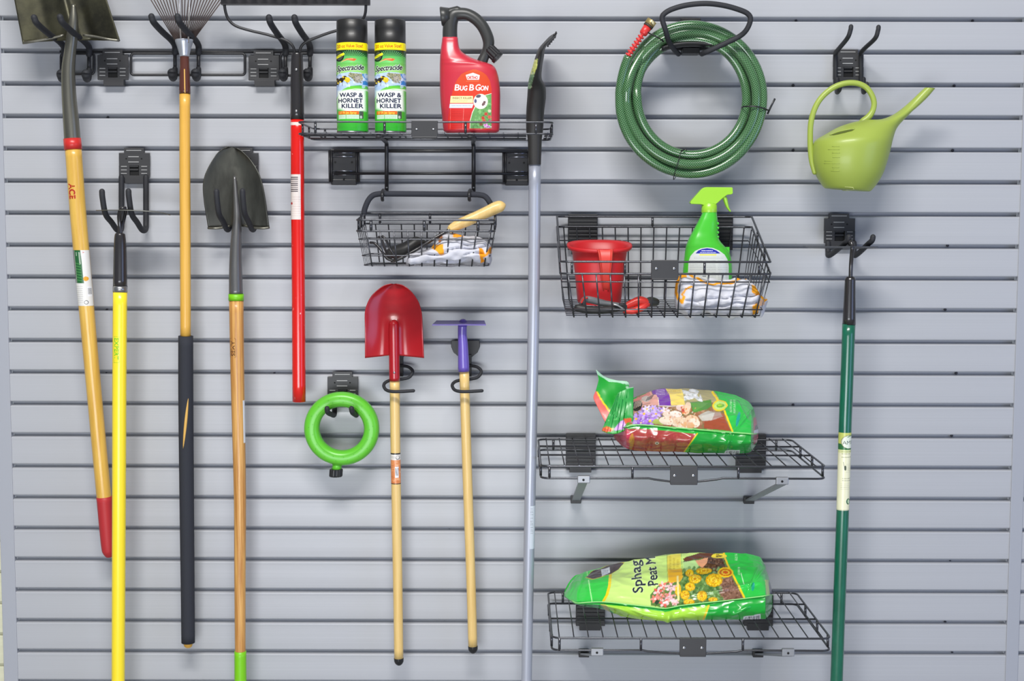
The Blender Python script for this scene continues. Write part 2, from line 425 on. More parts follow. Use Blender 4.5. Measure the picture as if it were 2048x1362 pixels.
# ================================================================ hooks and brackets
def hook_plate(parent, cx, y0, kx=1.0, t=.012, name='mounting_plate'):
    """stamped plate with ribs and a square opening, 61 x 71 picture pixels"""
    X = lambda d: cx+d*kx
    mb = MB()
    for a in ((-20.5, 0, 19, 11), (-30.5, 10, 30.5, 35), (-30.5, 35, -9.5, 55), (9.5, 35, 30.5, 55), (-30.5, 55, 30.5, 59.5), (-18.5, 59, 21.5, 71)):
        mb.pbox(X(a[0]), y0+a[1], X(a[2]), y0+a[3], t, .001 if a[1] in (0, 59) else t-.006)
    o = mb.build(name, M_PLATE, parent, bevel=.0006)
    mb = MB()
    for a in ((-12, 16.5, 9, 18.3), (-12, 27, 9, 28.8), (-26.5, 36, -15, 37.6), (-26.5, 43, -15, 44.6), (-26.5, 50, -15, 51.6), (14, 36, 25.5, 37.6), (14, 43, 25.5, 44.6), (14, 50, 25.5, 51.6), (-16, 4, 14, 5.6)):
        mb.pbox(X(a[0]), y0+a[1], X(a[2]), y0+a[3], t+.0012, t-.001)
    mb.build('rib', M_LITRIB, o)
    mb = MB(); mb.pbox(X(-10), y0+34.6, X(10), y0+55.4, t-.005, .002); mb.build('recess', M_HOLE, o)
    mb = MB(); mb.pbox(X(-9), y0+42, X(8), y0+44.5, t-.001, t-.004); mb.pbox(X(-9), y0+35.5, X(8), y0+37.5, t-.001, t-.004); mb.build('latch', M_PLATE, o)
    for d in (-16, 14.5): mb = MB(); mb.disk(W(X(d), y0+21.5, t+.0003), (0, -1, 0), .0021); mb.build('screw_hole', M_HOLE, o)
    return o
def prong(parent, pts, r=5.4, name='prong', m=None, n=14):
    P = crom([W(*p) for p in pts], 6); k = r*mpp(.08)
    return MB().rtube(P, k, n).build(name, m or M_RUB, parent)

# long rail at the top with three double hooks
rail = thing('tool_rail', 'long black wire rail with two mounting plates at the top left of the wall', 'rail', W(370, 150, 0))
mb = MB()
def loopr(mb, x0, x1, y0, y1, t, r, c=6):
    pts = []
    for cx, cy, a0 in ((x1-c, y0+c, -90), (x1-c, y1-c, 0), (x0+c, y1-c, 90), (x0+c, y0+c, 180)):
        for k in range(5):
            a = R(a0+22.5*k); pts.append(W(cx+math.cos(a)*c, cy+math.sin(a)*c, t))
    mb.tube(pts, r*mpp(t), 10, cyc=True)
loopr(mb, 122, 188, 107, 148, .016, 2.6); loopr(mb, 262, 490, 107, 150, .016, 2.6); loopr(mb, 561, 621, 107, 151, .016, 2.6)
mb.tube([W(120, 103, .010), W(623, 104, .010)], 2.4*mpp(.01), 10)
mb.build('wire_frame', M_BLK, rail)
hook_plate(rail, 225.5, 100, 1.0, .018); hook_plate(rail, 527.5, 101, 1.0, .018)
def rail_hook(x1, x2, yt, yb, tips, label):
    o = thing('double_hook', label, 'hook', W((x1+x2)/2, yb, .02), 'double hooks hung on the top rail')
    for x, tp in ((x1, tips[0]), (x2, tips[1])):
        MB().tube([W(x, yb, .026), W(x, yt+8, .026)], 3.6*mpp(.03), 12).build('upright', M_BLK, o)
        dx = (tp[0]-x)
        prong(o, [(x, yt+14, .027), (x, yt, .03), (x+dx*.16, yt-12, .06), (x+dx*.52, (yt+tp[1])/2+2, .12), (x+dx*.9, tp[1]+12, .175), (tp[0], tp[1], .185)], 6.2)
        MB().rtube(crom([W(x, yb-10, .027), W(x-1, yb+4, .028), W(x-4, yb+8, .045), W(x-6, yb+2, .066), W(x-6, yb-2, .068)], 5), [q*mpp(.05) for q in np.linspace(5.5, 9, 21)], 12).build('rubber_tip', M_RUB, o)
    return o
rail_hook(128, 178, 95, 150, ((68, 35), (120, 34)), 'black double hook on the rail holding the square shovel')
rail_hook(350, 397, 92, 148, ((303, 33), (355, 33)), 'black double hook on the rail holding the leaf rake')
rail_hook(571, 620, 94, 148, ((538, 35), (589, 35)), 'black double hook on the rail holding the bow rake')

def j_hook(cx, y0, xs, yb, tips, label, group='rubber coated double hooks with mounting plates'):
    o = thing('wall_hook', label, 'hook', W(cx, y0+60, 0), group)
    hook_plate(o, cx, y0)
    for x, (tx, ty) in zip(xs, tips):
        d = tx-x
        prong(o, [(x, y0+58, .012), (x, yb-60, .014), (x, yb-18, .018), (x-1, yb-4, .03), (x+d*.22, yb-3, .055), (x+d*.5, yb-18, .09), (x+d*.82, (yb+ty)/2+5, .125), (x+d*.97, ty+14, .14), (tx, ty, .142)], 5.6)
    return o
j_hook(268.5, 296, (243, 292), 463, ((204, 383), (257, 382)), 'black double hook carrying the yellow handled hoe')
j_hook(486, 296, (459, 509), 461, ((433, 383), (485, 382)), 'black double hook behind the round point shovel')

wh = thing('wall_hook', 'black double hook with long raised prongs above the watering can', 'hook', W(1697, 160, 0), 'rubber coated double hooks with mounting plates')
hook_plate(wh, 1697, 99)
for x, b, tp in ((1671, (1695, 76), (1702, 53)), (1722, (1750, 77), (1757, 54))):
    prong(wh, [(x, 165, .016), (x, 112, .018), (x, 106, .03), (x+7, 97, .06), (b[0], b[1], .13), (tp[0]-1, tp[1]+7, .14), (tp[0], tp[1], .14)], 4.4)
for x in (1674, 1727):
    prong(wh, [(x, 158, .018), (x, 176, .02), (x+0, 184, .04), (x+2, 183, .075), (x+5, 178, .094), (x+6, 168, .098)], 4.6)
gh = thing('wall_hook', 'black double hook carrying the green handled hoe', 'hook', W(1680, 470, 0), 'rubber coated double hooks with mounting plates')
hook_plate(gh, 1679.5, 427, 1.02)
for x0, tx in ((1656, 1698), (1708, 1746)):
    d = tx-x0
    prong(gh, [(x0, 486, .016), (x0, 504, .018), (x0+1, 511, .035), (x0+d*.25, 506, .06), (x0+d*.75, 488, .13), (tx-2, 481, .145), (tx, 474, .147)], 5.4)
sh = thing('wall_hook', 'black double hook holding the green ring sprinkler', 'hook', W(685, 775, 0), 'rubber coated double hooks with mounting plates')
hook_plate(sh, 685.5, 744)
for x0, tx in ((668, 655), (713, 704)):
    prong(sh, [(x0+1, 800, .014), (x0+1, 822, .018), (x0, 830, .035), ((x0*2+tx)/3, 829, .07), (tx+1, 825, .125), (tx-1, 817, .135)], 5.2)

def s_hook(cx, y0, label, disc=True):
    o = thing('scroll_hook', label, 'hook', W(cx, y0+60, 0), 'curled tool hooks on round plates')
    mb = MB(); pts = [(cx-28, y0), (cx+28, y0), (cx+29, y0+12), (cx+24, y0+24), (cx+13, y0+33), (cx, y0+36), (cx-13, y0+33), (cx-24, y0+24), (cx-29, y0+12)]
    mb.pprism(list(reversed(pts)), .012, .001); mb.build('mounting_plate', M_RIB, o, bevel=.0008)
    MB().pbox(cx+4, y0+28, cx+12, y0+72, .016, .002).build('stem', M_RIB, o, bevel=.0008)
    c = cx-931
    P = [(932, 731, .016), (942, 731.5, .02), (955, 734.5, .028), (962.5, 743, .04), (956, 754, .05), (942, 758, .056), (926, 759.5, .064), (911, 763, .074), (904.5, 770.5, .086), (909, 779.5, .10), (921, 783, .11), (940, 783, .112), (964, 781.5, .112)]
    MB().rtube(crom([W(x+c, y, t) for x, y, t in P], 6), 3.3*mpp(.08), 12).build('curled_rod', M_RUB, o)
    return o
s_hook(794, 681, 'black curled hook gripping the red shovel handle')
s_hook(931, 681, 'black curled hook gripping the purple hoe handle')

def ribbed(parent, x0, y0, x1, y1, t=.02, pitch=7.4, foot=True, name='bracket'):
    mb = MB(); mb.pbox(x0, y0, x1, y1, t-.003, .001)
    y = y0+4
    while y < y1-(10 if foot else 2):
        mb.pbox(x0+1.5, y, x1-1.5, y+4.6, t, t-.006); y += pitch
    if foot: mb.pbox(x0+7, y1-5, x1-9, y1+9, t-.002, .001)
    return mb.build(name, M_RIB, parent, bevel=.0006)

# ================================================================ long tools
M_WOODY = mat('varnished_yellow_wood', (222, 180, 84), .38, coat=.35, col2=(206, 160, 66), scale=(60, 60, 5))
M_OAK = mat('grained_ash_wood', (214, 164, 92), .45, coat=.2, col2=(176, 120, 58), scale=(220, 220, 5), bump=.1, bscale=(400, 400, 9))
M_PINE = mat('pale_pine', (228, 196, 128), .42, coat=.2, col2=(220, 184, 112), scale=(110, 110, 6))
M_GOLD = mat('golden_wood', (222, 172, 74), .42, coat=.2, col2=(212, 160, 62), scale=(60, 60, 4))
M_OLIVE = mat('olive_steel', (88, 86, 68), .32, metal=.75, col2=(60, 59, 50), scale=(14, 14, 14), bump=.05, bscale=(200, 200, 200))
M_SOCK = mat('brushed_socket_steel', (120, 118, 108), .34, metal=.8, var=.1, scale=(60, 60, 6))
M_SOCK2 = mat('grey_socket_steel', (118, 118, 118), .36, metal=.75, var=.1, scale=(60, 60, 8))
M_REDR = mat('red_rubber_grip', (176, 44, 50), .5, spec=.4)
M_REDC = mat('red_collar', (196, 44, 40), .35)
M_YEL = mat('yellow_fibreglass', (250, 224, 44), .32, coat=.3)
M_DKB = mat('black_steel_gloss', (40, 38, 40), .25, spec=.6, coat=.3)
M_LIME = mat('lime_plastic', (120, 196, 20), .4)

# square point shovel
sq = thing('square_shovel', 'square point shovel with olive steel blade and wooden handle ending in a red grip', 'shovel', W(180, 700, 0))
G = []
for i in range(41):
    v = i/40; y = 84+(-160-84)*v; xl = 45-17*(84-y)/88; xr = 240-27*(84-y)/84
    row = []
    for j in range(49):
        u = j/48; x = xl+(xr-xl)*u; s = 2*u-1
        yy = y+(3*math.sin(math.pi*u)*-1-2*s)*(1-v)
        t = .088+.016*abs(s)**3 + .010*math.exp(-((s-.06)/.11)**2)*max(0, 1-v*1.2)*1.6 - .006*math.exp(-((abs(s)-.42)/.12)**2)*max(0, 1-v*1.5)
        row.append(W(x, yy, t))
    G.append(row)
MB().grid(G).build('blade', M_OLIVE, sq, solid=.0022)
mb = MB(); mb.tube(crom([W(46, 86, .104), W(60, 84, .108), W(100, 77, .106), W(128, 70, .105)], 4), 2.6*mpp(.1), 8)
mb.tube(crom([W(166, 70, .106), W(190, 73, .107), (W(215, 78, .11)), W(239, 81, .105)], 4), 2.6*mpp(.1), 8); mb.build('tread', M_SOCK, sq)
ctl = [(147, 8, 4), (147, 40, 9), (144, 72, 11), (140, 105, 11.5), (136.5, 140, 13), (138, 190, 14), (142, 240, 15.4), (145, 282, 16)]
pole(sq, 'socket', M_SOCK, ctl, .112, .096)
pole(sq, 'collar', M_REDC, [(144.3, 277, 17), (146.3, 299, 17.4)], .096, .096, label='red plastic collar')
SQC = [(146.5, 297, 16.2), (154, 400, 16), (162.5, 500, 15.8), (180.5, 700, 14.8), (199, 900, 14.6), (209, 1005, 14.6), (217, 1090, 13)]
pole(sq, 'handle', M_WOODY, SQC, .096, .05)
pole(sq, 'end_grip', M_REDR, [(208.3, 993, 15.4), (213, 1050, 14.8), (216.5, 1095, 13.6), (217.6, 1107, 11), (218, 1114, 6)], .0552, .05, ends='flat')
cv = Canvas(130, 350, 220, 630, 4, (222, 180, 84))
cv.text('ACE', 142.5, 369, 10.5, (180, 38, 24), -86, width=29, bold=.5)
PT = paintmat('printed_label', .35, coat=.2)
M_WDL = PT
def cant(x, y): return 162.5+(y-500)*.09+(x)
cv.poly([(cant(-17, 500), 500), (cant(17, 500), 500), (cant(17, 612), 612), (cant(-17, 612), 612)], (226, 224, 220))
cv.poly([(cant(-17, 500), 500), (cant(-11.5, 500), 500), (cant(-11.5, 566), 566), (cant(-17, 566), 566)], (44, 48, 46))
cv.poly([(cant(-10.8, 500), 500), (cant(3, 500), 500), (cant(4, 566), 566), (cant(-10.8, 566), 566)], (36, 96, 52))
for q, l_ in ((-1, 42), (1, 40), (-6, 12)): cv.line([(cant(q, 504), 504), (cant(q, 504+l_*.6), 504+l_*.6)], .9, (225, 232, 220), .8)
for q in range(7): cv.line([(cant(-9, 520), 526+q*5.5), (cant(1, 520)+q*.5, 528+q*5.5)], 1.2, (80, 150, 80))
cv.ell(cant(8, 557), 557, 4.6, 4.6, (226, 162, 40)); cv.text('A', cant(6, 503), 503, 3.5, (200, 60, 60), -85)
cv.scribble(cant(-13, 570), 570, cant(2, 570), 606, 9, .7, (150, 150, 150)); cv.barcode([(cant(9, 573), 573), (cant(15, 573), 573), (cant(15, 590), 592), (cant(9, 590), 592)], col=(110, 110, 110))
cv.ell(cant(5, 604), 604, 4.2, 4.2, (90, 90, 90)); cv.ell(cant(5, 604), 604, 3, 3, (226, 224, 220))
sleeve(sq, 'label', SQC, .096, .05, 500, 611, cv, PT, ny=220)
# ACE branding as thin red letters set on the handle
def brand(parent, name, ctl, ta, tb, txt, x, y, h, w, ang, m, bold=0.0, lift=1.004):
    """letters laid on a round handle"""
    v, tr = text_tris(txt); mn, mx = v.min(0), v.max(0); sy = h/.72; sx = w/(mx[0]-mn[0]); c, s = math.cos(R(ang)), math.sin(R(ang))
    Y0, Y1 = ctl[0][1], ctl[-1][1]; tab = [(b, a, q) for a, b, q in ctl]; mb = MB()
    vv = v-mn; trs = []; offs = [(0, 0), (bold, 0), (-bold, 0), (0, bold), (0, -bold)] if bold else [(0, 0)]
    for ox, oy in offs:
        n0 = len(mb.v)+len(trs)*0; trs += [tuple(n0+q for q in f) for f in tr]
        brand_pts(mb, vv, sx, sy, c, s, x+ox, y+oy, tab, ta, tb, Y0, Y1, lift)
    for f in trs: mb.face(f)
    return mb.build(name, m, parent, solid=.0003)
def brand_pts(mb, vv, sx, sy, c, s, x, y, tab, ta, tb, Y0, Y1, lift):
    for a, b in vv:
        X, Y = a*sx, -(b)*sy; px = x+X*c+Y*s; py = y-X*s+Y*c
        cx, q = slerp(tab, py) if len(tab) > 2 else lerp(tab, py); t = ta+(tb-ta)*(py-Y0)/(Y1-Y0)
        k = max(-.98, min(.98, (px-cx)/q)); r = q*mpp(t)*lift; C0 = W(cx, py, t)
        mb.v.append(C0+Vector((k*r, -math.sqrt(1-k*k)*r, 0)))
brand(sq, 'lettering', SQC, .096, .05, 'ACE', 141.5, 368, 12.5, 30, -86, mat('red_ink', (176, 32, 20), .5), lift=1.008, bold=.7)

# leaf rake
lr = thing('leaf_rake', 'wire leaf rake with brown socket, golden handle and charcoal foam grip', 'rake', W(370, 700, 0))
M_TINE = mat('brown_wire', (96, 82, 78), .35, metal=.5)
random.seed(5)
for i in range(24):
    u = i/23*2-1; x0 = 368+u*15.5; x1 = 374+u*71+(-1 if u < 0 else 0); k = (x1-x0)/78; x2 = x0+k*300
    z = .085+.012*(1-u*u); pts = [W(x0, 84, z), W(x1, 0, z+.004), W(x0+k*200, -118, z+.012), W(x2, -216, z+.03), W(x2+k*8, -232, z-.01)]
    MB().tube(pts, 1.15*mpp(.1), 6).build('tine', M_TINE, lr)
for x, xa in ((362, 358.5), (376.5, 379)):
    MB().tube([W(x, 86, .108), W(xa, 0, .125), W(xa-1, -60, .13)], 1.7*mpp(.1), 8).build('brace_spring', mat('bright_wire', (205, 200, 196), .25, metal=.7), lr)
MB().tube([W(240, -118, .098), W(368, -124, .11), W(502, -118, .098)], 2*mpp(.1), 8).build('cross_bar', M_TINE, lr)
pole(lr, 'ferrule', mat('silver_ferrule', (186, 190, 198), .32, metal=.55), [(368, 79, 17.2), (368.2, 84, 17), (368.6, 98, 12.8), (369, 113, 9)], .095, label='silver cone ferrule')
LRC = [(369, 110, 9.2), (369.4, 140, 9.4), (369.7, 187, 10.6), (369.8, 340, 10.6), (370.7, 500, 10.6), (371.2, 680, 10.4)]
pole(lr, 'socket', mat('brown_enamel', (84, 44, 34), .28, coat=.5), [(369, 110, 8.6), (369.2, 125, 9.2), (369.5, 150, 10), (369.8, 187, 11.6)], .095, .092)
MB().obox(W(369.5, 162, .0915+.0125), Vector((1, 0, 0)), .0012, Vector((0, 1, 0)), .0012, Vector((0, 0, 1)), .027).build('slot', mat('golden_gap', (214, 168, 84), .5), lr)
pole(lr, 'handle', M_GOLD, LRC[2:], .092, .075)
FC = [(371.5, 672, 14.7), (371.7, 800, 14.8), (373.5, 1000, 14.4), (375.4, 1180, 13.8), (376.3, 1285, 13.6)]
pole(lr, 'foam_grip', M_FOAM, FC, .0755, .05)
pole(lr, 'handle_end', M_GOLD, [(376.2, 1280, 10), (376.3, 1291, 8.5), (376.3, 1295, 5)], .05, label='bare wooden tip')
# split in the foam showing the wood
mb = MB(); pts = []
n = 16; up_, dn = [], []
for i in range(n+1):
    k = i/n; y = 795+(895-795)*k; c = 379.4+(369.6-379.4)*k; w = 2.6*math.sin(math.pi*k)**.7+.05
    for L_, sx in ((up_, -1), (dn, 1)):
        px = c+sx*w; cx, q = slerp([(b, a, r_) for a, b, r_ in FC], y); t = .0755-.0255*(y-672)/613; kk = (px-cx)/q; r_ = q*mpp(t)*1.012
        L_.append(W(cx, y, t)+Vector((kk*r_, -math.sqrt(1-kk*kk)*r_, 0)))
mb.grid([up_, dn]).build('foam_split', mat('golden_gap', (214, 168, 84), .5), lr, solid=.0006, label='split in the foam showing wood')

# bow rake
br = thing('bow_rake', 'bow rake with dark wide head and scuffed red handle', 'rake', W(596, 500, 0))
mb = MB(); mb.pbox(441, -16, 740, 9.5, .118, .104); mb.build('head_bar', M_DKB, br, bevel=.002)
for i in range(15):
    x = 450+i*20.2; a = W(x, -11, .115); MB().tube([a, a+Vector((0, -.030, -.002)), a+Vector((0, -.058, -.012))], [.0042, .0036, .0014], 6).build('tooth', M_DKB, br)
for pts in ([(448, 4), (451.5, 25), (458, 40), (472, 52), (500, 61), (530, 68), (556, 75.5), (574, 82), (586, 93), (591, 112), (592, 130)], [(732, 4), (731, 24), (726, 38), (714, 49), (690, 57), (660, 65), (630, 76), (612, 84), (602, 94), (598.5, 112), (597, 130)]):
    MB().tube(crom([W(x, y, .112-.012*i/10) for i, (x, y) in enumerate(pts)], 5), 2.9*mpp(.1), 10).build('bow_arm', M_BLK, br)
pole(br, 'ferrule', M_DKB, [(594.3, 106, 9.5), (594.3, 113, 11.4), (594.3, 160, 12.8), (594.5, 239, 13.8)], .10, .10)
BRC = [(594.5, 236, 13.3), (595.4, 400, 13.4), (597, 600, 13.4), (598.2, 803, 13.4)]
M_REDP = mat('scuffed_red_paint', (214, 24, 16), .22, coat=.5)
nt = M_REDP.node_tree
def scuff(m, base, dirt, scale, lo, hi):
    nt = m.node_tree; b = nt.nodes['Principled BSDF']; tc = nt.nodes.new('ShaderNodeTexCoord'); mp = nt.nodes.new('ShaderNodeMapping'); mp.inputs['Scale'].default_value = scale
    nz = nt.nodes.new('ShaderNodeTexNoise'); nz.inputs['Scale'].default_value = 1; nz.inputs['Detail'].default_value = 4
    rp = nt.nodes.new('ShaderNodeValToRGB'); e = rp.color_ramp.elements; e[0].position = lo; e[1].position = hi; e[0].color = (*lin(base), 1); e[1].color = (*lin(dirt), 1)
    nt.links.new(tc.outputs['Object'], mp.inputs[0]); nt.links.new(mp.outputs[0], nz.inputs['Vector']); nt.links.new(nz.outputs[0], rp.inputs[0]); nt.links.new(rp.outputs[0], b.inputs['Base Color'])
scuff(M_REDP, (214, 22, 14), (238, 190, 180), (150, 150, 60), .70, .76)
pole(br, 'handle', M_REDP, BRC, .10, .085)
for y in (139, 222):
    c = W(592.5, y, .10+13*mpp(.1)); MB().ball(c, .0034, .0022, .0034).build('rivet', M_STEEL, br)
cv = Canvas(575, 340, 615, 450, 5, (226, 214, 208)); cv.scribble(586, 392, 604, 434, 9, .9, (190, 150, 146), .6)
for y in range(354, 384, 4): cv.rect(583, y, 598, y+1.9, (90, 80, 84))
cv.ell(585, 407, 2.2, 2.6, (190, 60, 60))
sleeve(br, 'label', BRC, .10, .085, 349, 439, cv, PT, -86, 34, ny=120)
cv = Canvas(575, 240, 615, 260, 4, (232, 214, 206)); sleeve(br, 'label', BRC, .10, .085, 245, 251, cv, PT, -70, 40, ny=4)

# yellow hoe
yh = thing('garden_hoe', 'garden hoe with a bright yellow handle and black ferrule', 'hoe', W(238, 900, 0))
F_ = crom([W(192, 421, .12), W(215, 420.2, .15), W(240, 420.4, .162), W(270, 421.2, .16), W(300, 423, .155), W(325, 426, .14), W(341, 430, .12)], 4)
B_ = [Vector((p.x+(.0 if 0 else (W(265, 421, .1).x-p.x)*.12), -.092, p.z+.0005)) for p in F_]
MB().grid([F_, B_]).build('blade', mat('worn_steel_edge', (112, 112, 106), .4, metal=.6), yh, solid=.0018)
MB().tube(crom([W(240, 474, .12), W(239.5, 450, .12), W(238.5, 430, .126), W(243, 418, .135), W(252, 417, .13)], 6), 4.2*mpp(.12), 12).build('neck', M_DKB, yh)
MB().tube(crom([W(240, 474, .12), W(245, 450, .118), W(250, 430, .112), W(253, 418, .11)], 6), 3.4*mpp(.12), 12).build('neck', M_DKB, yh)
pole(yh, 'ferrule', M_DKB, [(240, 466, 7), (240, 471, 10.5), (240.3, 500, 12.6), (240.3, 573, 14)], .12, label='black steel ferrule')
pole(yh, 'ring', M_STEEL, [(240.3, 572, 14.3), (240.2, 584, 14.4)], .12, label='bright metal ring')
YHC = [(240.2, 582, 14), (239, 750, 13.9), (238.2, 980, 13.7), (236.4, 1360, 13.2), (235.5, 1560, 13)]
pole(yh, 'handle', M_YEL, YHC, .12, .10)
M_LG = mat('green_ink', (110, 200, 40), .4)
brand(yh, 'lettering', YHC, .12, .10, 'EXPERT', 232.5, 675, 8.5, 43, -90, M_LG, bold=.25)
mb = MB()
for a, b in (((231, 672), (242, 672)), ((242, 672), (242, 724)), ((242, 724), (231, 724)), ((231, 724), (231, 672))):
    P = []
    for k in range(6):
        px = a[0]+(b[0]-a[0])*k/5; py = a[1]+(b[1]-a[1])*k/5; cx, q = slerp([(y, x, r_) for x, y, r_ in YHC], py); t = .12-.02*(py-582)/978; kk = (px-cx)/q; r_ = q*mpp(t)*1.002
        P.append(W(cx, py, t)+Vector((kk*r_, -math.sqrt(max(0, 1-kk*kk))*r_, 0)))
    mb.tube(P, .0003, 5)
mb.build('printed_border', M_LG, yh)

# round point shovel
def blade(parent, name, m, tab, yb, cx_fn, t0, dish, ridge, ns=60, nu=44, tip_back=0.0, rim=.0):
    """tab rows: (y, xl, xr) from tip to shoulder"""
    y0, y1 = tab[0][0], tab[-1][0]; G = []
    for i in range(ns+1):
        k = i/ns; kk = k**1.6 if k < 1 else 1; y = y0+(y1-y0)*kk; xl, xr = slerp(tab, y); cx = cx_fn(y); row = []
        for j in range(nu+1):
            u = j/nu; x = xl+(xr-xl)*u; s = (x-cx)/max(1, (xr-cx) if x > cx else (cx-xl))
            t = t0+dish*(abs(s)**2)*(.35+.65*math.sin(math.pi*min(1, kk*.8+.1)))+ridge(x-cx, kk)-tip_back*(1-kk)**2
            row.append(W(x, y+yb(s)*(kk**8), t))
        G.append(row)
    return MB().grid(G).build(name, m, parent, solid=.0018)
rs = thing('round_shovel', 'round point shovel with dark blade, lime collar and oak coloured handle', 'shovel', W(475, 900, 0))
M_BL = mat('dark_grey_steel', (82, 83, 77), .38, metal=.7, col2=(64, 64, 60), scale=(30, 30, 8), bump=.06, bscale=(300, 300, 60))
tab = [(293.6, 455, 459), (297, 446, 474), (301, 440.5, 482), (307, 434, 489), (317, 427, 499), (330, 419, 508.5), (342, 413, 515.5), (352, 409, 520), (372, 405.6, 526), (405, 408, 532), (430, 412, 535.5), (453, 416, 539)]
rg = lambda d, k: .012*math.exp(-(d/9)**2)*max(0, (k-.25)/.75)+.010*math.exp(-(d/26)**2)*max(0, k-.55)
blade(rs, 'blade', M_BL, tab, lambda s: 3*(abs(s)), lambda y: 470+(y-300)*.03, .046, .016, rg, tip_back=.012)
mb = MB(); mb.tube(crom([W(416, 456, .062), W(430, 456.5, .066), W(446, 455, .060), W(460, 452, .054)], 4), 2.4*mpp(.11), 8); mb.tube(crom([W(539, 455, .062), W(525, 456.5, .066), W(505, 455, .060), W(488, 451, .054)], 4), 2.4*mpp(.11), 8); mb.build('tread', M_SOCK, rs)
pole(rs, 'socket', M_SOCK2, [(469, 352, 3), (471.5, 390, 5), (474, 435, 7.5), (473, 465, 10), (471.6, 500, 11.6), (471.4, 540, 13), (472, 590, 14)], .060, .088)
pole(rs, 'collar', M_LIME, [(472.2, 588, 15.3), (472.3, 601, 15.3)], .088, label='lime green collar')
RSC = [(472.5, 600, 14.4), (475, 760, 13.6), (479.8, 980, 12.4), (480, 1150, 11.5), (480.6, 1305, 10.8), (481, 1360, 10.8), (481, 1400, 10.8)]
pole(rs, 'handle', M_OAK, RSC, .088, .08)
pole(rs, 'end_grip', M_LIME, [(480.6, 1302, 12), (481, 1360, 12.2), (481.5, 1420, 12.6), (481.5, 1426, 9)], .081, .08, label='lime green end grip')
M_BURN = mat('burnt_brown_ink', (96, 56, 26), .7)
brand(rs, 'lettering', RSC, .088, .08, 'AMES', 463.5, 681, 8.2, 30, -88, M_BURN, bold=.25)
mb = MB()
tabb = [(y, x, r_) for x, y, r_ in RSC]
def onp(px, py, tab, ta, tb, Y0, Y1, lift=1.003):
    cx, q = slerp(tab, py); t = ta+(tb-ta)*(py-Y0)/(Y1-Y0); kk = max(-.99, min(.99, (px-cx)/q)); r_ = q*mpp(t)*lift
    return W(cx, py, t)+Vector((kk*r_, -math.sqrt(1-kk*kk)*r_, 0))
for seg in (((461.5, 678), (461.5, 712)), ((461.5, 712), (464, 714), (472, 714), (474.5, 712)), ((474.5, 712), (474.5, 678)), ((474.5, 678), (472, 675.5), (464, 675.5), (461.5, 678))):
    mb.tube([onp(x, y, tabb, .088, .08, 600, 1400) for x, y in seg], .00035, 5)
mb.build('branded_border', M_BURN, rs)
cv = Canvas(460, 790, 500, 900, 2, (224, 226, 230)); sleeve(rs, 'label', RSC, .088, .08, 800, 885, cv, PT, 55, 110, na=10, ny=20)

# small red shovel
rd = thing('small_shovel', "small shovel with a glossy red blade and pale wooden handle", 'shovel', W(792, 1000, 0))
M_RED = mat('glossy_red_enamel', (168, 14, 26), .30, coat=.35, spec=.5)
tab = [(567.7, 783, 792), (569, 775, 800), (572, 767, 808), (578.5, 757.5, 817.5), (586, 748.5, 825), (594, 741.5, 831), (604, 736, 837), (615.5, 731.8, 841), (628, 729.8, 843.6), (650, 729.9, 845), (680, 730, 846.3), (713, 730, 848)]
sm_ = lambda q: (lambda w: w*w*(3-2*w))(min(1, max(0, q)))
rg = lambda d, k: .012*math.exp(-(abs(d)/15)**2.4)*sm_((k-.36)/.26)
blade(rd, 'blade', M_RED, tab, lambda s: 3*abs(s)-3*(1-abs(s)), lambda y: 787.5, .078, .026, rg, tip_back=.012)
pole(rd, 'socket', M_RED, [(787.3, 640, 4), (787.4, 644, 8), (787.6, 652, 10.4), (788, 690, 10.8), (788.6, 725, 10.8), (789.2, 761, 10.6)], .092, .084)
MB().ball(W(788.5, 745, .084+11*mpp(.08)), .003, .002, .003).build('rivet', M_STEEL, rd)
RDC = [(789.4, 760, 10.1), (791, 900, 9.9), (793.5, 1050, 9.8), (796, 1200, 9.6), (797.6, 1318, 9.4)]
pole(rd, 'handle', M_PINE, RDC, .082, .06)
def endcap(par, x, y):
    pole(par, 'end_cap', M_RIB, [(x, y, 9.9), (x+.2, y+7, 9.4), (x+.3, y+12, 6.5), (x+.3, y+14.5, 3)], .06, label='black end cap')
    c = W(x, y+6, .06+9*mpp(.06)); MB().tube([c, c+Vector((0, -.0008, 0))], .0042, 14).build('hanging_hole', M_HOLE, par)
endcap(rd, 797.6, 1316)
cv = Canvas(775, 900, 810, 975, 6, (222, 140, 84)); cv.rect(770, 905, 812, 908, (40, 36, 34)); cv.rect(770, 965.5, 812, 968, (40, 36, 34)); cv.rect(770, 908, 812, 919, (226, 220, 214))
cv.ell(796, 914, 4, 4, (120, 120, 120)); cv.ell(796, 913.4, 3, 3, (226, 220, 214)); cv.scribble(783, 911, 794, 916, 2, 1, (110, 110, 110)); cv.specks(782, 922, 803, 964, 60, 2.4, [(236, 168, 116), (206, 116, 60), (240, 190, 150)], .5)
cv.barcode([(791, 932), (798, 932), (798, 954), (791, 954)]); cv.scribble(784, 928, 789, 958, 8, .8, (150, 80, 50))
sleeve(rd, 'label', RDC, .082, .06, 905, 967, cv, PT, ny=120)

